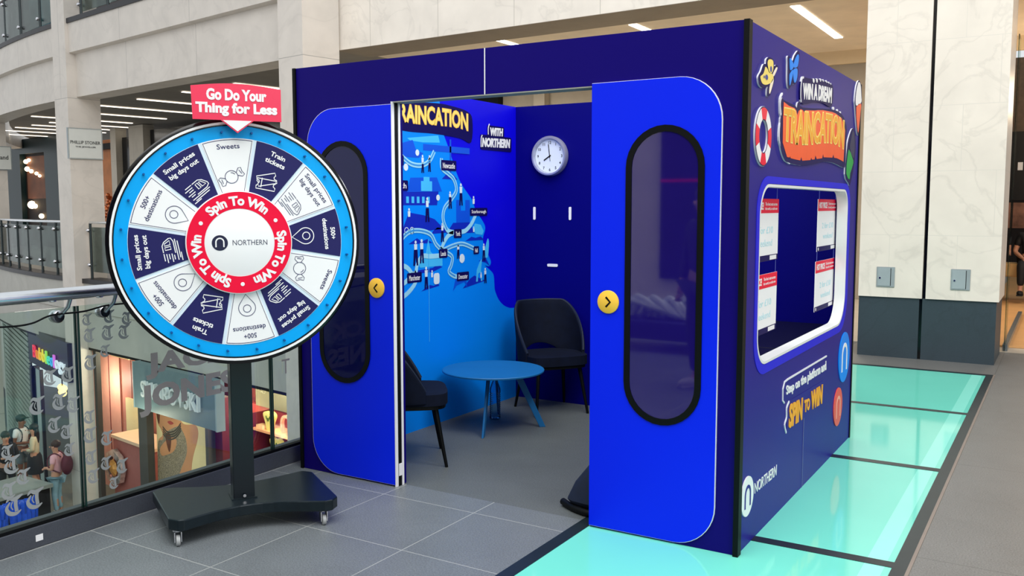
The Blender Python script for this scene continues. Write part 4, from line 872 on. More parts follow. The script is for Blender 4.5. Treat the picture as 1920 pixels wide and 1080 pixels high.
# frosted lettering on the panes
GP = frame((-2.833, 0, 0), (0, 1, 0), (0, 0, 1), (1, 0, 0))
def pane_of(y):
    for pn, a, b2 in zip(panes, ys, ys[1:]):
        if a <= y < b2: return pn
    return panes[0]
mb = MB(); mb.text(GP, 'JACK', -.985, .69, -.42, .83, .0, .0008, bold=.045); mb.build('lettering', FROSTD, panes[2], label='grey JACK lettering')
mb = MB(); mb.text(GP, 'JONES', -1.03, .50, -.40, .665, .0, .0008, bold=.045); mb.build('lettering', FROSTD, panes[2], label='grey JONES lettering')
mb = MB(); mb.text(GP, 'T', -.03, .57, .035, .66, .0, .0008, bold=.0); mb.build('lettering', FROSTD, panes[3])
def gothic(M, y, z, h, i):
    mb = MB(); s = h*1.0
    P = lambda pts: smooth([(y+a*s, z+b2*s) for a, b2 in pts], 5)
    bulge = lambda t: s*(.05+.19*math.sin(PI*t))
    mb.stroke(M, P([(-.45, .75), (-.25, .92), (0, .82), (.25, .9), (.48, 1.0)]), bulge, 0, .0006)
    mb.stroke(M, P([(.08, .82), (.06, .5), (.1, .12)]), lambda t: s*.2, .0007, .0011)
    mb.stroke(M, P([(-.25, .72), (-.45, .4), (-.3, .1), (.05, 0), (.35, .14)]), bulge, .0012, .0016)
    mb.stroke(M, P([(-.12, .7), (-.2, .45), (-.1, .25)]), lambda t: s*.06, .0007, .0011)
    return mb.build('letter_decal', FROST, pane_of(y))
TS = [(-1.3, 1.02, 0.052),(-1.18, 1.02, 0.058),(-1.08, 1.0, 0.06),(-1.29, 0.937, 0.062),(-1.19, 0.935, 0.069),(-1.1, 0.93, 0.065),(-1.21, 0.852, 0.054),(-1.29, 0.80, 0.068),(-1.5, 0.76, 0.066),(-1.41, 0.76, 0.067),(-1.57, 0.634, 0.075),(-1.46, 0.635, 0.071),(-1.39, 0.608, 0.068),(-1.49, 0.53, 0.066),(-1.43, 0.487, 0.062),(-1.31, 0.536, 0.058),(-1.7, 0.386, 0.074),(-1.65, 0.322, 0.065),(-1.72, 0.271, 0.069),(-1.70, 0.19, 0.083),(-1.60, 0.194, 0.085),(-1.31, 0.44, 0.068),(-1.31, 0.33, 0.063),(-1.22, 0.407, 0.065),(-1.23, 0.284, 0.059),(-1.30, 0.234, 0.063),(-1.14, 0.244, 0.066),(-1.19, 0.175, 0.054),(-1.42, 0.40, 0.056),(-1.72, 0.46, 0.054)]
for i, (y, z, h) in enumerate(TS): gothic(GP, y, z, h, i)

# ================================================================== GALLERY OPPOSITE
# ceiling light strips
k = 0
GL = 'ceiling strip lights of the opposite gallery'
for k, s in enumerate((4.7, 2.5, .3, -1.9, -4.1, -6.3, -8.5, -10.2, -11.6, -13.0, -14.6, -16.4)):
    lb = 'thin strip light in the gallery ceiling across the void, %s counting from the prize wheel' % ('first', 'second', 'third', 'fourth', 'fifth', 'sixth', 'seventh', 'eighth', 'ninth', 'tenth', 'eleventh', 'twelfth')[k]
    mb = MB(); o0 = 0 if s > -9 else 1.2
    prism(mb, s-.05, s+.05, 2.5+o0, 5.6+o0, 4.27, 4.285); tag(mb.build('strip_light', LIGHTW2), lb, 'ceiling light', GL)
for x, n_ in ((-1.95, 'the right-hand one'), (-4.25, 'the middle one'), (-6.55, 'left of the middle one')):
    mb = MB(); mb.box((x-.06, x+.06), (8.3, 10.95), (4.188, 4.2)); tag(mb.build('strip_light', LIGHTW), 'bright strip light in the tan ceiling above the booth, ' + n_, 'ceiling light', 'strip lights above the booth')
for x in (-1.9, -5, -8.2): area('gallery_fill', (x, 9.6, 4.1), (x, 9.6, 0), .4, 2.4, 75 if x > -8 else 140, (1, .94, .84))  # area fills below the strip lights; leftmost added to brighten the far wall
for s in (-12, -6, 0, 5): area('far_gallery_lamp', fp(s, 3.6, 4.2), fp(s, 3.6, 0), 3, 2, 35, (1, .95, .88))
# shopfronts at the back of the gallery
def shopfront(s0, s1, off, z1, m, label, name='shopfront'):
    o = empty(name, fp((s0+s1)/2, off, 0), 0, label, 'shopfront'); return o
TEALFR = mat('dark_teal_paint', (10, 42, 48), .4, noise=.05); DARKIN = mat('dark_interior', (38, 26, 20), .7, noise=.3, nscale=2); AMBERW = mat('amber_wood', (190, 120, 70), .6, noise=.15, nscale=3)
o = shopfront(-20.5, -15.8, 6.2, 4, TEALFR, 'dark teal framed jeweller shopfront seen between the two left pillars')
mb = MB(); prism(mb, -20.6, -15.6, 6.1, 6.39, 3.7, 4.29); prism(mb, -20.6, -19.2, 6.1, 6.39, 0, 3.7); prism(mb, -16.8, -15.6, 6.1, 6.39, 0, 3.7); mb.build('frame', TEALFR, o)
mb = MB(); prism(mb, -19.2, -16.8, 6.3, 6.39, 0, 3.7); mb.build('display', DARKIN, o)
mb = MB(); prism(mb, -19.0, -17.0, 6.28, 6.3, 1.9, 3.6); mb.build('back_panel', mat('brown_panel', (120, 70, 42), .6, noise=.3, nscale=1.5), o)
bulb = mat('warm_bulb', (255, 225, 180), .5, emit=6)
for i, (s, z, r) in enumerate(((-18.9, 3.4, .09), (-18.6, 3.45, .07), (-18.8, 3.1, .1), (-18.4, 3.0, .08), (-17.9, 2.9, .07), (-17.6, 2.8, .06), (-18.5, 1.65, .16), (-18.2, 1.6, .1), (-17.6, 1.2, .1))):
    mb = MB(); mb.ell(fp(s, 6.22, z), (r, r, r), n=10); mb.build('lamp_bulb', bulb, o, sm=True)
o = shopfront(-12.2, -10.8, 6.2, 4, AMBERW, 'warm lit shop doorway with a copper bauble tree, just left of the prize wheel')
mb = MB(); prism(mb, -12.3, -10.95, 6.3, 6.39, 0, 3.95); mb.build('back_panel', AMBERW, o)
cu = mat('copper_bauble', (200, 120, 80), .2, metal=.9, noise=.1)
for i in range(26):
    mb = MB(); z = .6+i*.055; q = random.uniform(-.22, .22)*(1.2-i/30); mb.ell(fp(-11.55+q, 6.15+random.uniform(-.1, .1), z), (.085,)*3, n=8); mb.build('bauble', cu, o, sm=True)
mb = MB(); prism(mb, -12.3, -11.0, 6.1, 6.39, 3.6, 3.8); mb.build('door_head', BLACK, o)
o = shopfront(-10.9, 0, 6.2, 4, BLACK, 'black gallery shopfront with grey piers behind the top of the prize wheel')
mb = MB(); prism(mb, -10.5, -9.7, 6.2, 6.39, 0, 3.95); prism(mb, -8.5, 8.6, 6.2, 6.39, 0, 4.1); mb.build('dark_window', mat('black_glass', (12, 16, 24), .15, noise=.05), o)
mb = MB(); prism(mb, -9.6, -8.6, 6.0, 6.39, 0, 4.28); prism(mb, -10.95, -10.55, 6.0, 6.39, 0, 4.28); mb.build('pier', FACWARM, o)
# hanging pillar signs
def pillar_sign(s, o0, o1, z0, z1, txt, label):
    M_ = frame(fp(s, 0, 0), NN, (0, 0, 1), UU)
    mb = MB(); mb.box((o0, o1), (z0, z1), (0, .05), M_); r = mb.build('shop_sign', mat('white_enamel', (225, 228, 222), .4, noise=.02)); tag(r, label, 'sign')
    mb = MB(); mb.plate(M_, [rrect(o0-.01, z0-.01, o1+.01, z1+.01, .001, 2), rrect(o0+.012, z0+.012, o1-.012, z1-.012, .001, 2)], .0, .053); mb.build('sign_frame', STEELDK, r)
    for t, a, b2, c, d in txt:
        mb = MB(); mb.text(M_, t, a, c, b2, d, .052, .055, bold=.012); mb.build('lettering', mat('sign_ink', (60, 62, 62), .5, noise=.02), r)
pillar_sign(.40, -.24, .48, 2.62, 3.26, (('PHILLIP STONER', -.20, .44, 2.93, 3.0), ('THE JEWELLER', -.10, .34, 2.845, 2.885)), 'white square sign reading PHILLIP STONER THE JEWELLER on the pillar left of the wheel')
pillar_sign(-7.25, .68, 1.40, 2.62, 3.26, (('Island', .98, 1.32, 2.9, 3.02),), 'white sign with dark script, cut by the left picture edge')
# far balustrades
def far_balustrade(s0, s1, base, label, st=.58):
    o = empty('far_balustrade', fp((s0+s1)/2, .1, 0), 0, label, 'balustrade'); n = max(1, int((s1-s0)/st))
    pos = [curve_path(s0+(s1-s0)*i/n, s0+(s1-s0)*i/n+.001, .1, 1)[0] for i in range(n+1)]
    mb = MB(); mb.tube([p+Vector((0, 0, base+1.22)) for p, _ in pos], .03, 8); mb.build('handrail', STEEL, o, sm=True)
    for i, (p, nn) in enumerate(pos):
        mb = MB(); mb.tube([p+Vector((0, 0, base)), p+Vector((0, 0, base+1.2))], .028, 6); b_ = mb.build('post', mat('dark_rail_post', (48, 58, 60), .4, metal=.4, noise=.05), o)
        mb = MB(); mb.ell(p+Vector((0, 0, base+1.05))-nn*.05, (.045,)*3, n=8); mb.ell(p+Vector((0, 0, base+.3))-nn*.05, (.045,)*3, n=8); mb.build('glass_clip', CHROME, b_, sm=True)
    for (p, _), (q, __) in zip(pos, pos[1:]):
        mb = MB(); a = p+(q-p)*.06; b2 = q-(q-p)*.06; v = [mb.bm.verts.new(x+Vector((0, 0, z+base))) for x, z in ((a, .15), (b2, .15), (b2, 1.12), (a, 1.12))]; mb.bm.faces.new(v)
        g = mb.build('glass_pane', FARGLASS, o); sm_ = g.modifiers.new('thick', 'SOLIDIFY'); sm_.thickness = .012
far_balustrade(-7.2, -.3, 0.02, 'curved glass balustrade across the void left of the pillar, steel handrail', .88)
far_balustrade(.55, 8.0, 0.02, 'glass balustrade across the void between the pillar and the prize wheel', 1.13)
far_balustrade(-7.2, -.3, 5.56, 'upper floor glass balustrade in the top left corner of the view', 1.2)
far_balustrade(.55, 8.0, 5.56, 'upper floor glass balustrade right of the tall pillar, at the top edge', 1.17)
# upper floor seen through the glass
mb = MB(); prism(mb, -22, 9, 3.2, 3.4, 5.5, 9.5, 1.5); struct(mb, 'wall_top', mat('charcoal_wall', (62, 58, 60), .7, noise=.2, nscale=1))
mb = MB(); prism(mb, -22, 9, .8, 5, 5.3, 5.46, 0); struct(mb, 'floor', mat('upper_floor', (70, 68, 66), .6, noise=.05))
for s, z, lb in ((-7.2, 7.1, 'lower'), (-6.6, 8.3, 'upper')): mb = MB(); prism(mb, s-2.2, s+3.0, 3.0, 3.1, z, z+.06, 1.2); tag(mb.build('strip_light', LIGHTW2), 'thin light strip on the dark upper floor wall, top left corner, the %s one' % lb, 'ceiling light', 'upper floor strip lights')
mb = MB(); prism(mb, -6.0, -4.75, 1.6, 1.75, 5.5, 8.5); r = tag(mb.build('display_banner', mat('teal_banner', (60, 120, 135), .3, noise=.35, nscale=1.2)), 'teal patterned display panel behind the upper glass at top left', 'display panel')
for s, z, w, lb in ((-7.4, 5.75, .28, 'red upholstered stool behind the upper glass, left one'), (-6.75, 5.7, .16, 'small red stool behind the upper glass, right one')):
    mb = MB(); mb.lathe([(w, 0), (w*1.05, .12), (w, .62), (w*.8, .68), (1e-4, .68)], Matrix.Translation(fp(s, 1.9, 5.46)), 20); tag(mb.build('stool', mat('bright_red_fabric', (215, 25, 40), .6, noise=.1), sm=True), lb, 'stool')
for s, h, m_ in ((-6.6, 1.5, 'plum'), (-5.2, 1.3, 'dusk')):
    pass
# ================================================================== LOWER LEVEL SHOPS
LZ0 = -5.3
GREYM = mat('grey_mullion', (92, 88, 82), .5, metal=.3, noise=.05); PINK = mat('dusty_pink_panel', (205, 128, 112), .55, noise=.06, nscale=1.5); CREAMP = mat('cream_lit_panel', (250, 228, 175), .5, noise=.03)
BURG = mat('burgundy_wall', (150, 52, 45), .55, noise=.1, nscale=2); BURGD = mat('deep_burgundy', (105, 30, 38), .5, noise=.08); SHELFM = mat('peach_shelf', (240, 170, 130), .45, noise=.05)
# Jewellery shop right of the left pillar
js = empty('jewellery_shop', fp(3.8, .6, LZ0), 0, 'lower level jewellery shop with pink interior, behind the wheel post', 'shop')
mb = MB(); prism(mb, .1, 7.8, 2.2, 2.3, LZ0, -1.5); mb.build('back_wall', mat('dusty_rose_wall', (190, 108, 96), .6, noise=.08), js)
mb = MB(); prism(mb, -2.3, -.67, 1.2, 1.3, LZ0, -1.55); mb.build('pink_panel', mat('salmon_panel', (238, 160, 138), .5, noise=.05), js)
mb = MB(); prism(mb, -.67, .3, 1.22, 1.3, LZ0, -1.55); mb.build('pink_panel', PINK, js)
mb = MB(); prism(mb, .3, 3.55, 1.35, 1.42, LZ0, -1.55); mb.build('pink_panel', PINK, js)
for s in (-1.25, -.67, -.1): mb = MB(); prism(mb, s, s+.012, 1.185, 1.2, LZ0, -1.6); mb.build('panel_joint', BURGD, js)
mb = MB(); prism(mb, -.45, .4, .9, 1.2, -1.9, -1.55); mb.build('ceiling_soffit', CREAMP, js)
mb = MB(); prism(mb, -.28, .6, 1.12, 1.18, -5.2, -2.9); mb.build('cream_panel', CREAMP, js)
mb = MB(); prism(mb, .0, 7.85, .2, 2.2, -1.56, -1.5); mb.build('soffit', mat('shop_ceiling', (225, 205, 170), .6, noise=.02), js)
mb = MB(); prism(mb, .0, 7.85, .1, 3, LZ0, LZ0+.04); mb.build('shop_floor', mat('rose_floor', (150, 80, 70), .3, noise=.05), js)
for s, w in ((2.30, .36), (4.95, .10)): mb = MB(); prism(mb, s, s+w, .15, .3, LZ0, -1.55); mb.build('mullion', GREYM, js)
mb = MB(); prism(mb, 5.05, 5.30, .3, .5, LZ0, -2.0); mb.build('inner_pier', BURGD, js)
mb = MB(); prism(mb, .42, .55, .1, .2, LZ0, -1.55); mb.build('door_jamb', mat('dark_jamb', (64, 62, 60), .5, noise=.05), js)
# hanging fascia sign
FS = frame(fp(0, -.35, 0), UU, (0, 0, 1), -NN)
mb = MB(); mb.box((3.2, 6.2), (-2.36, -1.46), (-.16, 0), FS); sg = mb.build('fascia_sign', mat('blue_grey_sign', (112, 134, 140), .45, noise=.04)); tag(sg, 'blue-grey jewellery shop fascia sign with raised white letters, behind the grey glass lettering', 'sign')
mb = MB(); mb.text(FS, 'SWAROVSKI', 3.65, -2.08, 5.75, -1.76, .03, .09, bold=.0); mb.build('lettering', mat('white_letter', (235, 240, 240), .4, noise=.02), sg)
mb = MB(); mb.box((3.18, 3.2), (-2.37, -1.45), (-.16, .01), FS); mb.box((6.2, 6.24), (-2.37, -1.45), (-.16, .01), FS); mb.build('sign_edge', mat('pale_sign_edge', (165, 182, 186), .4, noise=.03), sg)
# large portrait panel
PF = frame(fp(0, .35, 0), UU, (0, 0, 1), -NN)
mb = MB(); mb.box((2.68, 4.98), (-5.0, -2.0), (-.06, 0), PF); pt = mb.build('portrait_poster', mat('cream_backdrop', (250, 226, 170), .5, noise=.03)); tag(pt, 'tall advertising photo of a woman in beaded dress and necklace, in the shop window', 'poster')
SKIN = mat('tan_skin_print', (214, 150, 105), .5, noise=.1, nscale=2)
mb = MB(); mb.plate(PF, smooth([(2.9, -2.1), (2.78, -2.5), (2.74, -2.87), (2.86, -2.99), (2.92, -3.12), (2.72, -3.3), (2.70, -3.9), (2.70, -4.98), (3.9, -4.98), (4.0, -4.2), (4.07, -3.49), (4.3, -3.0), (4.34, -2.78), (4.22, -2.69), (3.84, -2.74), (3.66, -2.66), (3.6, -2.45), (3.55, -2.1)], 4, True), .0005, .002); mb.build('portrait_figure', SKIN, pt)
mb = MB(); mb.plate(PF, [smooth([(2.70, -3.42), (2.93, -3.21), (3.03, -3.05), (3.57, -2.82), (3.75, -2.9), (3.88, -3.08), (3.87, -3.35), (3.6, -3.75), (3.3, -4.3), (3.2, -4.95), (2.72, -4.95)], 4, True), smooth([(2.80, -3.42), (3.02, -3.23), (3.33, -3.09), (3.5, -3.14), (3.37, -3.37), (3.02, -3.52), (2.85, -3.55)], 4, True)], .0022, .003); mb.build('beaded_dress', mat('beaded_fabric', (150, 135, 112), .5, noise=.6, nscale=40), pt)
mb = MB(); mb.plate(PF, smooth([(2.72, -2.1), (2.70, -2.7), (2.80, -2.9), (2.86, -2.6), (2.95, -2.15)], 4, True), .0022, .003); mb.plate(PF, smooth([(3.05, -3.1), (3.1, -3.3), (3.2, -3.42), (3.28, -3.15), (3.2, -3.02)], 4, True), .0031, .0036); mb.build('hair', mat('auburn_print', (110, 62, 40), .6, noise=.2), pt)
for i in range(4):
    mb = MB(); mb.stroke(PF, smooth([(2.95, -2.93-.05*i), (3.15, -3.01-.05*i), (3.45, -2.93-.05*i), (3.69, -2.74-.05*i)], 6), .03, .0038+.0004*i, .0040+.0004*i); mb.build('necklace', mat('necklace_print', (70, 62, 52), .3, noise=.5, nscale=60), pt)
mb = MB(); mb.plate(PF, smooth([(3.15, -2.80), (3.27, -2.84), (3.40, -2.79), (3.27, -2.76)], 4, True), .0032, .0036); mb.build('lips', mat('lip_print', (175, 70, 62), .5, noise=.02), pt)
mb = MB(); mb.plate(PF, smooth([(3.28, -2.5), (3.25, -2.68), (3.38, -2.69)], 4, True), .0032, .0036); mb.build('nose_shadow', mat('nose_print', (184, 118, 82), .5, noise=.02), pt)
# plinth with faceted crystal
cb = empty('display_plinth', fp(1.0, .7, LZ0), 0, 'pink display plinth with pale lit top in the jewellery shop window', 'plinth')
mb = MB(); prism(mb, .35, 2.25, .5, 1.1, LZ0, -3.62); mb.build('plinth_body', mat('rose_panel', (176, 105, 98), .5, noise=.05), cb)
mb = MB(); prism(mb, .32, 2.29, .46, 1.13, -3.62, -3.55); mb.build('plinth_top', mat('peach_top', (250, 210, 175), .4, noise=.04), cb)
cr = empty('crystal_ornament', fp(.62, .4, -4.5), 0, 'round faceted crystal ring ornament on the front of the pink plinth', 'ornament')
CF = frame(fp(.62, .40, -4.25), UU, (0, 0, 1), -NN)
mb = MB(); mb.plate(CF, [circ(0, 0, .42, 8), circ(0, 0, .27, 8)], -.05, .06); mb.build('crystal_ring', mat('faceted_crystal', (220, 205, 200), .05, metal=.6, noise=.5, nscale=9), cr)
mb = MB(); mb.lathe([(.14, 0), (.2, .05), (.1, .1), (1e-4, .12)], CF, 8); mb.build('crystal_core', mat('amber_crystal', (235, 165, 90), .1, metal=.3, noise=.3, nscale=9), cr)
# shelf wall with jewellery
sw = empty('shelf_unit', fp(6.4, 1.0, LZ0), 0, 'burgundy wall shelves holding necklace busts and boxes, right part of the jewellery shop', 'shelves')
mb = MB(); prism(mb, 4.0, 7.9, 1.35, 1.45, LZ0, -2.35); mb.build('back_panel', BURG, sw)
mb = MB(); prism(mb, 4.9, 7.9, 1.30, 1.46, -2.35, -1.55); mb.build('upper_panel', mat('grey_green_panel', (122, 122, 98), .6, noise=.05), sw)
zs = [-2.72, -3.2, -3.68, -4.15]
for z in zs: mb = MB(); prism(mb, 4.0, 7.85, .95, 1.35, z, z+.045); mb.build('shelf', SHELFM, sw)
for s in (4.55, 5.25, 6.6): mb = MB(); prism(mb, s, s+.04, .95, 1.35, -4.6, -2.4); mb.build('divider', BURGD, sw)
BUST = mat('cream_bust', (225, 215, 130), .5, noise=.05); GEM = mat('green_gem', (70, 110, 50), .2, noise=.2)
def bust(s, z, lb):
    o = empty('necklace_bust', fp(s, 1.1, z), 0, lb, 'jewellery bust', 'busts on the burgundy shelves')
    BF = frame(fp(s, 1.05, z), UU, (0, 0, 1), -NN)
    mb = MB(); mb.plate(BF, smooth([(-.17, .30), (-.08, .36), (0, .31), (.09, .37), (.19, .30), (.12, .15), (.05, .0), (-.06, .0), (-.10, .14)], 4, True), -.04, .04); mb.build('bust_form', BUST, o)
    mb = MB(); mb.stroke(BF, circ(0, .28, .06, 12, a0=PI, a1=2*PI), .03, .041, .05); mb.plate(BF, circ(0, .21, .035, 8), .041, .05); mb.build('necklace', GEM, o)
bust(4.15, zs[1]+.045, 'small cream necklace bust on the shelf left of the wheel post'); bust(5.95, zs[1]+.045, 'cream necklace bust on the shelf right of the wheel post'); bust(5.75, zs[0]+.045, 'cream necklace bust on the top shelf right of the wheel post')
def arch(s, z, lb):
    o = empty('bracelet_arch', fp(s, 1.1, z), 0, lb, 'bracelet stand', 'arched stands on the burgundy shelves')
    BF = frame(fp(s, 1.08, z), UU, (0, 0, 1), -NN)
    mb = MB(); mb.stroke(BF, [(-.14, 0), (-.14, .2)]+circ(0, .2, .14, 10, a0=PI, a1=0)+[(.14, 0)], .05, -.03, .03); mb.build('arch_form', mat('rose_gold', (250, 190, 160), .25, metal=.4, noise=.05), o)
    mb = MB(); mb.box((-.3, -.2), (0, .07), (-.05, .05), BF); mb.build('trinket_box', BUST, o)
arch(4.3, zs[0]+.045, 'arched rose bracelet stand, upper shelf left of the post'); arch(4.35, zs[2]+.045, 'arched rose bracelet stand, lower shelf left of the post'); arch(5.8, zs[0]-.48+.045+.0, 'arched rose bracelet stand beside the right-hand bust') if False else arch(6.25, zs[0]+.045, 'arched rose bracelet stand on the top shelf right of the post'); arch(6.45, zs[1]+.045, 'arched rose bracelet stand on the middle shelf right of the post')
for s, z, w, lb in ((5.35, zs[0], .22, 'top shelf right of the wheel post'), (5.5, zs[1], .25, 'second shelf right of the wheel post'), (5.2, zs[2], .3, 'third shelf right of the wheel post'), (4.5, zs[1], .2, 'second shelf left of the wheel post'), (6.9, zs[1], .12, 'second shelf at its far right end'), (4.5, zs[2], .18, 'third shelf left of the wheel post')):
    mb = MB(); prism(mb, s, s+w, 1.0, 1.15, z+.045, z+.045+.06); tag(mb.build('jewellery_tray', mat('tray_peach', (255, 215, 180), .4, noise=.05)), 'small pale jewellery tray on the '+lb, 'tray', 'trays on the burgundy shelves')
for s, o_, z, e, c in ((-.9, .7, -2.6, 55, (1, .9, .78)), (1.2, .7, -1.8, 60, (1, .85, .65)), (4.2, .75, -1.8, 70, (1, .82, .6)), (6.2, .7, -1.7, 80, (1, .8, .6)), (3.6, -.7, -2.6, 25, (1, .85, .65)), (4.6, .8, -2.5, 30, (1, .8, .6)), (6.6, .7, -2.5, 30, (1, .8, .6))):  # added point lights without fittings; some only brighten the salmon wall and shelves
    l = bpy.data.lights.new('shop_fill', 'POINT'); l.energy = e; l.color = c; l.shadow_soft_size = .15; lo = bpy.data.objects.new('shop_fill', l); COL.objects.link(lo); lo.location = fp(s, o_, z)
# drinks shop (rotated front) left of the pillar
B1, B2 = Vector((-20.95, 8.93, 0)), Vector((-17.35, 7.72, 0)); BD = (B2-B1).normalized(); BN_ = Vector((BD.y, -BD.x, 0))
BS = frame(B1, BD, (0, 0, 1), BN_); BW_ = (B2-B1).length
ds = empty('drinks_shop', B1+BD*1.6+Vector((0, 0, LZ0)), 0, 'lower level drinks shop with black front and rainbow lettering, at far left', 'shop')
mb = MB(); mb.box((0, BW_-.1), (-2.30, -1.42), (-.2, 0), BS); fa = mb.build('fascia', mat('shop_black', (22, 26, 34), .4, noise=.05), ds)
cols = [(255, 60, 80), (255, 150, 40), (255, 205, 50), (250, 230, 60), (170, 235, 90), (90, 225, 190), (80, 190, 245), (235, 120, 235), (240, 245, 255), (240, 245, 255), (240, 245, 255)]
word = 'Bubbleology'; wd = [1.2, 1.1, 1.15, 1.15, .55, 1.1, 1.1, .55, 1.1, 1.1, 1.1]; tot = sum(wd); x = .62; sc = 3.0/tot
for i, ch in enumerate(word):
    h = .30 if ch in 'Bbl' else .21; z0 = -2.10-(.08 if ch in 'gy' else 0); h2 = h+(.08 if ch in 'gy' else 0)
    mb = MB(); mb.text(BS, ch, x, z0, x+wd[i]*sc*.93, z0+h2, .02, .05, bold=.0); mb.build('lettering', mat('neon_%d' % i, cols[i], .4, emit=.45), fa); x += wd[i]*sc
mb = MB(); mb.box((0, .14), (LZ0, -2.42), (-.2, 0), BS); mb.build('frame', MATS['shop_black'], ds)
mb = MB(); mb.box((.22, .75), (LZ0, -2.45), (-.12, -.08), BS); mb.build('door_leaf', mat('milky_panel', (190, 205, 200), .4, noise=.03), ds)
mb = MB(); mb.box((.8, 3.5), (LZ0, -2.42), (-1.6, -1.5), BS); mb.build('back_wall', mat('grey_interior', (118, 118, 112), .6, noise=.1), ds)
mb = MB(); mb.box((.14, .22), (LZ0, -2.42), (-.12, -.05), BS); mb.box((.76, .84), (LZ0, -2.42), (-.12, -.05), BS); mb.build('mullion', MATS['shop_black'], ds)
pl_ = empty('pendant_lamp', BS @ Vector((1.0, -2.9, -.5)), 0, 'warm glowing cluster pendant lamp inside the drinks shop', 'lamp')
mb = MB(); mb.tube([BS @ Vector((1.0, -2.30, -.5)), BS @ Vector((1.0, -2.85, -.5))], .015, 6); mb.build('cord', BLACK, pl_)
for dx, dz in ((0, 0), (.12, .03), (-.12, .03), (.05, -.1), (-.07, -.08)): mb = MB(); mb.ell(BS @ Vector((1.0+dx, -2.92+dz, -.5)), (.085,)*3, n=10); mb.build('globe', mat('warm_globe', (255, 200, 110), .5, emit=4), pl_, sm=True)
# roller shutter
sh = empty('roller_shutter', fp(-5, 1.0, LZ0), 0, 'closed slatted roller shutter left of the drinks shop', 'shutter')
C1 = Vector((-26.3, 11.3, 0)); C2 = Vector((-21.05, 8.99, 0)); CD = (C2-C1).normalized(); CS = frame(C1, CD, (0, 0, 1), Vector((CD.y, -CD.x, 0)))
mb = MB()
L_ = (C2-C1).length
for i in range(27): mb.box((.12, L_), (LZ0+.14*i, LZ0+.14*i+.095), (-.02, .0+.02), CS)
mb.build('slats', mat('pale_slat', (158, 170, 160), .5, noise=.04), sh)
mb = MB(); mb.box((0, L_), (LZ0, -1.45), (-.06, -.03), CS); mb.build('shutter_back', mat('shutter_shadow', (70, 78, 74), .6, noise=.04), sh)
mb = MB(); mb.box((0, .12), (LZ0, -1.3), (-.05, .05), CS); mb.build('guide_rail', mat('white_guide', (220, 228, 222), .4, noise=.03), sh)
mb = MB(); mb.box((-8, 0), (LZ0+1.2, -1.4), (-.2, -.0), CS); struct(mb, 'wall_lower', LOWST)
mb = MB(); mb.box((-8, 0), (LZ0, LZ0+1.2), (-.2, .02), CS); struct(mb, 'baseboard_lower', PLINTH)
# kiosk with blue bags
ks = empty('kiosk', (-18.1, 6.0, LZ0), 0, 'black topped kiosk at the lower level, bottom left, blue plastic draped on its side', 'kiosk')
mb = MB(); mb.box((-18.7, -17.6), (3.6, 7.3), (LZ0, -4.56)); mb.build('kiosk_body', mat('kiosk_black', (18, 20, 24), .5, noise=.05), ks)
mb = MB(); mb.box((-18.75, -17.55), (3.55, 7.35), (-4.56, -4.48)); mb.build('kiosk_top', mat('kiosk_top', (150, 158, 155), .4, noise=.05), ks)
for i, (y0, y1, lb) in enumerate(((6.35, 7.0, 'right-hand'), (5.75, 6.35, 'middle'), (5.0, 5.72, 'left-hand'))):
    mb = MB(); rows = []
    for z in (-4.62, -4.75, -4.95, -5.15, -5.27):
        row = []
        for j in range(17):
            t = j/16; w = 1+.08*math.sin(z*9+i); y = (y0+y1)/2+(t-.5)*(y1-y0)*w; row.append(mb.bm.verts.new((-17.60+.10*math.sin(PI*t)+.035*math.sin(j*2.3+z*7+i)+.02, y, z)))
        rows.append(row)
    for a, b2 in zip(rows, rows[1:]):
        for j in range(16): mb.bm.faces.new([a[j], a[j+1], b2[j+1], b2[j]])
    r = mb.build('plastic_bag', mat('blue_plastic', (30, 95, 235), .25, noise=.25, nscale=6), sm=True); tag(r, 'blue plastic bag hanging on the kiosk side, %s of three' % lb, 'bag', 'blue bags on the kiosk')
    so = r.modifiers.new('thick', 'SOLIDIFY'); so.thickness = .01
# ceiling soffit of lower level is the gallery slab itself

# ================================================================== PEOPLE
def skin_obj(name, chains, m, parent, sub=1, root=0):
    """connected chains of (point, radius) grown into one continuous surface"""
    me = bpy.data.meshes.new(name); V = []; R_ = []; E_ = []; ix = {}
    for ch in chains:
        prev = None
        for p, r in ch:
            key = tuple(round(c, 4) for c in p)
            if key not in ix: ix[key] = len(V); V.append(p); R_.append(r)
            if prev is not None and prev != ix[key]: E_.append((prev, ix[key]))
            prev = ix[key]
    me.from_pydata(V, E_, []); o = bpy.data.objects.new(name, me); COL.objects.link(o)
    sk = o.modifiers.new('skin', 'SKIN'); sk.use_smooth_shade = True
    for i, d in enumerate(me.skin_vertices[0].data):
        r = R_[i]; d.radius = r if isinstance(r, tuple) else (r, r); d.use_root = (i == root)
    ss = o.modifiers.new('sub', 'SUBSURF'); ss.levels = sub; ss.render_levels = sub
    dg = bpy.context.evaluated_depsgraph_get(); dg.update()
    nm = bpy.data.meshes.new_from_object(o.evaluated_get(dg)); bpy.data.objects.remove(o); bpy.data.meshes.remove(me)
    nm.materials.clear(); nm.materials.append(m)
    for p in nm.polygons: p.use_smooth = True
    o = bpy.data.objects.new(name, nm); COL.objects.link(o); o.parent = parent; return o
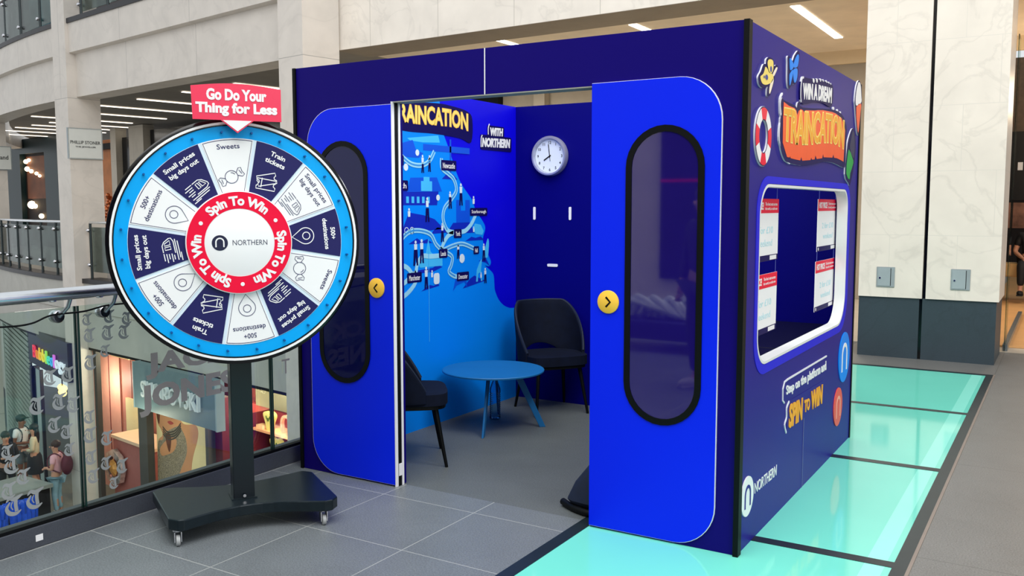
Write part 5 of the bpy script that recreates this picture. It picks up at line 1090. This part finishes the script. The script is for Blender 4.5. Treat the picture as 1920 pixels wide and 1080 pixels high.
def person(loc, rz, label, skin, hair, top, legs, shoe, h=1.72, arms='down', hairlen=0, cap=None, pack=None, shorts=False, skirt=False, sleeve=.5, sit=False, extra=None):
    s = h/1.72; P = empty('person', loc, rz, label, 'person'); P.scale = (s, s, s)
    hip = .92 if not sit else .50
    V = lambda x, y, z: (x, y, z+(0 if not sit else -.42))
    # local: facing +y
    chest = V(0, -.01, 1.30); neck = V(0, 0, 1.47); headb = V(0, .02, 1.56); headt = V(0, .015, 1.66)
    body = [[(V(0, 0, .95), (.15, .11)), (V(0, 0, 1.10), (.13, .10)), (chest, (.155, .11)), (V(0, -.01, 1.42), (.09, .07)), (neck, .052), (headb, (.075, .085)), (headt, (.078, .09))]]
    el = {'down': ((.24, -.02, 1.12), (.25, .05, .86)), 'phone': ((.23, .0, 1.12), (.10, .24, 1.18)), 'fold': ((.24, .0, 1.12), (.02, .20, 1.10)), 'lap': ((.25, .02, 1.12), (.12, .28, 1.02))}[arms]
    hands = []
    for sx in (-1, 1):
        sh = V(sx*.17, -.01, 1.40); e = V(sx*el[0][0], el[0][1], el[0][2]); w = V(sx*el[1][0], el[1][1], el[1][2])
        body.append([(chest, (.155, .11)), (sh, .055), (e, .042), (w, .028)])
        d = (Vector(w)-Vector(e)).normalized(); palm = Vector(w)+d*.07; body[-1].append((tuple(palm), (.036, .018)))
        hands.append((Vector(w), palm, d, sx))
        if not sit:
            kn = (sx*.105, .02, .50); an = (sx*.11, -.02, .09); toe = (sx*.12, .13, .035)
            body.append([(V(0, 0, .95), (.15, .11)), ((sx*.09, 0, .86), .085), (kn, .058), ((sx*.11, -.02, .34), .054), (an, .036), ((sx*.115, .04, .045), .035), (toe, .028)])
        else:
            kn = (sx*.13, .45, .50); an = (sx*.13, .46, .09); toe = (sx*.13, .60, .035)
            body.append([(V(0, 0, .95), (.15, .11)), ((sx*.10, .08, .51), .088), (kn, .062), (an, .036), ((sx*.13, .50, .045), .035), (toe, .028)])
    b = skin_obj('body', body, skin, P, 1)
    # fingers: short tapered chains, curled, and a thumb off the side of the palm
    mb = MB()
    for w, palm, d, sx in hands:
        side = d.cross(Vector((0, 0, 1)));
        if side.length < .2: side = Vector((0, 1, 0))
        side.normalize(); nrm = side.cross(d)
        for k in range(4):
            r0 = palm+side*(k-1.5)*.017; L = (.055, .065, .06, .045)[k]
            mb.tube([r0, r0+d*L*.55+nrm*.006, r0+d*L*.9-nrm*.012*sx, r0+d*L*.8-nrm*.03], [.009, .0085, .008, .006], 6)
        r0 = Vector(w)+d*.03+side*.025*-sx; mb.tube([r0, r0+d*.03-side*.02*sx, r0+d*.055-side*.022*sx], [.011, .010, .008], 6)
    mb.build('fingers', skin, P, local=True, sm=True)
    # face
    mb = MB(); zf = headb[2]+.055; yf = .02+.092
    mb.ell((0, yf+.012, zf-.025), (.012, .018, .02), n=8)
    for sx in (-1, 1): mb.ell((sx*.082, .015, zf-.02), (.012, .02, .03), n=8)
    mb.build('nose_and_ears', skin, P, local=True, sm=True)
    mb = MB()
    for sx in (-1, 1): mb.ell((sx*.03, yf-.004, zf), (.011, .006, .006), n=8)
    mb.build('eye', mat('dark_eye', (30, 22, 20), .3, noise=.02), P, local=True)
    mb = MB(); mb.ell((0, yf-.002, zf-.068), (.024, .007, .006), n=8); mb.build('mouth', mat('lip', (150, 80, 75), .5, noise=.02), P, local=True)
    # hair
    hz = headt[2]
    mb = MB(); mb.ell((0, -.012, hz+.005), (.098, .108, .095), n=18)
    if hairlen: mb.ell((0, -.07, hz-.05-hairlen/2), (.10, .06, .08+hairlen/2), n=14)
    mb.build('hair', hair, P, local=True, sm=True)
    if cap:
        mb = MB(); mb.ell((0, 0, hz+.035), (.108, .118, .08), n=18); mb.box((-.07, .07), (.08, .20), (hz+.03, hz+.042), bev=.004); mb.build('cap', cap, P, local=True, sm=True)
    # top
    t = [[(V(0, 0, .93), (.165, .125)), (V(0, 0, 1.10), (.15, .118)), (chest, (.175, .13)), (V(0, -.01, 1.43), (.085, .075))]]
    for sx in (-1, 1):
        e = Vector(V(sx*el[0][0], el[0][1], el[0][2])); w = Vector(V(sx*el[1][0], el[1][1], el[1][2])); sh = Vector(V(sx*.17, -.01, 1.40))
        c = [(chest, (.175, .13)), (tuple(sh), .072)]
        if sleeve <= .5: c.append((tuple(sh+(e-sh)*sleeve*1.6), .062))
        else: c += [(tuple(e), .055), (tuple(e+(w-e)*(sleeve-.5)*1.9), .042)]
        t.append(c)
    skin_obj('jacket' if sleeve > .6 else 'shirt', t, top, P, 1)
    if skirt:
        mb = MB(); mb.lathe([(.13, 1.0), (.165, .92), (.19, .62), (.185, .50), (.15, .50)], ID, 20)
        mb.build('skirt', legs, P, local=True, sm=True)
    else:
        l = []
        for sx in (-1, 1):
            if sit: l.append([(V(0, 0, .95), (.165, .125)), ((sx*.10, .08, .51), .10), ((sx*.13, .45, .50), .075), ((sx*.13, .46, .14), .055)])
            elif shorts: l.append([(V(0, 0, .95), (.165, .125)), ((sx*.09, 0, .86), .10), ((sx*.10, .02, .55), .085)])
            else: l.append([(V(0, 0, .95), (.165, .125)), ((sx*.09, 0, .86), .10), ((sx*.105, .02, .50), .075), ((sx*.11, -.02, .12), .055)])
        skin_obj('shorts' if shorts else 'trousers', l, legs, P, 1)
    for sx in (-1, 1):
        y0 = 0 if not sit else .46; xx = .115 if not sit else .13
        mb = MB(); mb.ell((sx*xx, y0+.04, .04), (.05, .14, .045), n=12); mb.box((sx*xx-.05, sx*xx+.05), (y0-.09, y0+.17), (0, .02), bev=.008); mb.build('shoe', shoe, P, local=True, sm=True)
    if pack:
        mb = MB(); mb.ell((0, -.24, 1.18), (.17, .12, .24), n=16); pk = mb.build('backpack', pack, P, local=True, sm=True)
        for sx in (-1, 1):
            mb = MB(); mb.tube(smooth([(sx*.10, -.16, 1.38), (sx*.12, -.02, 1.47), (sx*.13, .12, 1.36), (sx*.15, .10, 1.15), (sx*.14, -.14, 1.02)], 4), .014, 6); mb.build('shoulder_strap', pack, pk, local=True)
            pk.children[-1].matrix_parent_inverse = Matrix.Identity(4)
    return P
SKL = mat('light_skin', (205, 150, 122), .5, noise=.05); SKM = mat('brown_skin', (128, 82, 60), .5, noise=.05)
HBL = mat('black_hair', (20, 17, 18), .5, noise=.2, nscale=30); HBR = mat('brown_hair', (62, 42, 32), .5, noise=.2, nscale=30)
PG = None
camdir = lambda x, y: math.atan2(-(1.22-x), (-3.95-y))     # rz that faces the deck
W_ = mat('white_cotton', (230, 230, 228), .7, noise=.05); BK = mat('black_cloth', (22, 24, 28), .7, noise=.1); PK = mat('pink_cotton', (238, 178, 188), .7, noise=.04); DN = mat('pale_denim', (150, 185, 200), .7, noise=.1); DG = mat('dark_green_cap', (28, 50, 48), .6, noise=.05); CRM = mat('cream_blouse', (215, 205, 172), .7, noise=.06); RP = mat('burgundy_pack', (92, 28, 42), .6, noise=.15); NV = mat('navy_pack', (28, 34, 50), .6, noise=.1)
person((-17.78, 7.58, LZ0), 2.2, 'person in pink shirt and pale jeans with burgundy backpack at the lower level', SKL, HBR, PK, DN, mat('white_shoe', (235, 235, 232), .5, noise=.03), 1.68, 'fold', pack=RP, sleeve=.4)
person((-19.35, 7.35, LZ0), -1.9, 'person in black jacket looking down at a phone, far left at the lower level', SKL, HBL, BK, BK, BK, 1.72, 'phone', sleeve=.95, pack=NV)
person((-20.45, 8.35, LZ0), -1.2, 'person in dark green cap, white t-shirt and shorts at the lower level', SKM, HBL, W_, mat('grey_shorts', (110, 125, 130), .7, noise=.05), W_, 1.76, 'fold', cap=DG, pack=NV, shorts=True, sleeve=.4)
person((-19.75, 8.25, LZ0), 2.4, 'person with long black hair, cream top and black skirt at the lower level', SKL, HBL, CRM, BK, BK, 1.66, 'fold', hairlen=.32, skirt=True, sleeve=.9)
person((-18.55, 8.55, LZ0), -.6, 'person in dark clothes partly hidden behind the pink-shirted person', SKL, HBR, BK, BK, BK, 1.70, 'down', sleeve=.95)

# ================================================================== SHOP BEYOND THE MARBLE PILLAR
mb = MB(); mb.box((.2, 9), (7.6, 20), (.0, .02)); struct(mb, 'floor', mat('honey_floor', (232, 178, 118), .3, noise=.08, nscale=2))
mb = MB(); mb.box((-.5, 9), (20, 20.2), (0, 4.2)); mb.box((-.6, -.4), (12.6, 20), (0, 4.2)); struct(mb, 'wall_shop', mat('shop_dark_wall', (24, 16, 14), .6, noise=.3, nscale=2))
mb = MB(); mb.box((-.3, 6), (14.5, 14.7), (1.7, 2.9)); sgn = mb.build('dark_fascia', mat('fascia_black', (14, 14, 16), .4, noise=.05)); tag(sgn, 'black shop fascia with a white letter I, at the right picture edge', 'sign')
mb = MB(); mb.text(frame((0, 14.49, 0), (1, 0, 0), (0, 0, 1), (0, -1, 0)), 'I', .42, 2.22, .50, 2.36, 0, .01, bold=.03); mb.build('lettering', WHITE, sgn)
mb = MB(); mb.box((-.3, 6), (14.6, 14.8), (2.9, 4.2)); struct(mb, 'wall_shop', mat('slat_brown', (96, 78, 60), .6, noise=.2, nscale=12))
bench = empty('bench', (1.0, 13.4, .02), 0, 'low padded tan bench inside the shop at the right edge', 'bench')
mb = MB(); mb.box((.1, 3), (13.1, 13.6), (.42, .64), bev=.02); mb.build('seat', mat('tan_leather', (205, 170, 115), .5, noise=.08), bench)
for x in (.2, 1.2, 2.8): mb = MB(); mb.box((x, x+.06), (13.15, 13.55), (.02, .42)); mb.build('leg', BLACK, bench)
person((.74, 13.3, .14), PI, 'person in black clothes seated on the tan bench at the right picture edge', SKL, HBR, BK, BK, BK, 1.7, 'lap', sit=True, sleeve=.45)
mb = MB(); mb.box((.25, .9), (14.42, 14.48), (1.2, 1.65)); tag(mb.build('poster', mat('brown_poster', (135, 95, 78), .5, noise=.5, nscale=5)), 'small brown picture on the dark shop wall above the seated person', 'poster')
gs = empty('shop_window', (.95, 7.3, 0), 0, 'frameless shop window with a low steel base rail, right of the marble pillar', 'window')
mb = MB(); mb.box((.69, .70), (7.15, 7.5), (.02, 3.4)); mb.build('glass_pane', FARGLASS, gs)
mb = MB(); mb.box((.67, .72), (7.3, 11), (.0, .07)); mb.build('base_rail', STEELDK, gs)
l = bpy.data.lights.new('shop_fill', 'POINT'); l.energy = 70; l.color = (1, .8, .55); l.shadow_soft_size = .3; lo = bpy.data.objects.new('shop_fill', l); COL.objects.link(lo); lo.location = (1.6, 11.6, 3.2)  # added point light to brighten the shop interior, no fitting behind it

# ---- access panels on the pillar
for x0, lb in ((-.475, 'left'), (.235, 'right')):
    o = empty('access_panel', (x0+.09, 6.19, .74), 0, 'grey steel access hatch on the marble pillar, %s of the dark gap' % lb, 'access panel', 'steel hatches on the pillar')
    mb = MB(); mb.box((x0, x0+.178), (6.188, 6.2), (.745, .955), bev=.002); mb.build('hatch_frame', mat('hatch_steel', (158, 168, 170), .4, metal=.05, noise=.05), o)
    mb = MB(); mb.box((x0+.012, x0+.135), (6.184, 6.188), (.757, .943)); d = mb.build('hatch_door', mat('hatch_door_steel', (166, 178, 180), .35, metal=.05, noise=.05), o)
    mb = MB(); mb.lathe([(.009, 0), (.009, .008), (1e-4, .008)], frame((x0+.035, 6.184, .84), (1, 0, 0), (0, 0, 1), (0, -1, 0)), 12); mb.build('lock', CHROME, d)
    mb = MB(); mb.box((x0+.137, x0+.142), (6.186, 6.1885), (.757, .943)); mb.build('hinge_gap', BLACK, o)

# ================================================================== BEHIND THE VIEWPOINT (seen as reflections in the door windows)
mb = MB(); mb.box((-9, 9), (-9.2, -9), (0, 7)); struct(mb, 'wall_front', MARBLE)
mb = MB(); mb.box((-4.02, 6), (-8.99, -8.9), (.5, 5.5)); tag(mb.build('hoarding_panel', mat('dark_hoarding', (16, 14, 70), .5, noise=.05)), 'dark blue hoarding on the pale wall opposite the booth, mirrored in the right door window', 'hoarding')
mb = MB(); mb.box((-4.02, 6), (-8.9, -8.89), (1.95, 1.99)); tag(mb.build('red_strip', RED), 'thin red strip across the dark blue hoarding, mirrored in the door window', 'strip')
tb = empty('flatbed_trolley', (-2.6, -5.5, 0), 0, 'low dark blue trolley piled with clear plastic, mirrored in the right door window', 'trolley')
mb = MB(); mb.box((-3.5, -1.9), (-5.9, -5.2), (.14, .33), bev=.01); mb.build('trolley_bed', mat('blue_cover', (22, 26, 96), .7, noise=.1), tb)
for x in (-3.3, -2.1):
    for y in (-5.8, -5.3): mb = MB(); mb.lathe([(.05, -.02), (.07, -.02), (.07, .02), (1e-4, .02)], frame((x, y, .07), (0, 1, 0), (0, 0, 1), (1, 0, 0)), 16); mb.build('trolley_wheel', BLACK, tb)
mb = MB()
for i in range(9): mb.tube(smooth([(-3.2+.1*i, -5.7+.05*(i % 3), .36), (-3.0+.1*i, -5.5, .52+.05*(i % 2)), (-2.7+.08*i, -5.45, .48-.02*i), (-2.4+.05*i, -5.5, .37)], 6), .04, 8)
r = mb.build('plastic_heap', mat('milky_plastic', (215, 222, 232), .3, noise=.1), sm=True); tag(r, 'heap of crumpled clear plastic on the low trolley, mirrored in the door window', 'plastic sheet', kind='stuff')
person((-1.44, -3.62, 0), .5, 'person in dark trousers left of the viewpoint, mirrored in the right door window', SKL, HBR, BK, mat('dark_navy_trousers', (24, 26, 52), .7, noise=.05), mat('pale_trainer', (190, 185, 190), .6, noise=.05), 1.75, 'down', sleeve=.9)
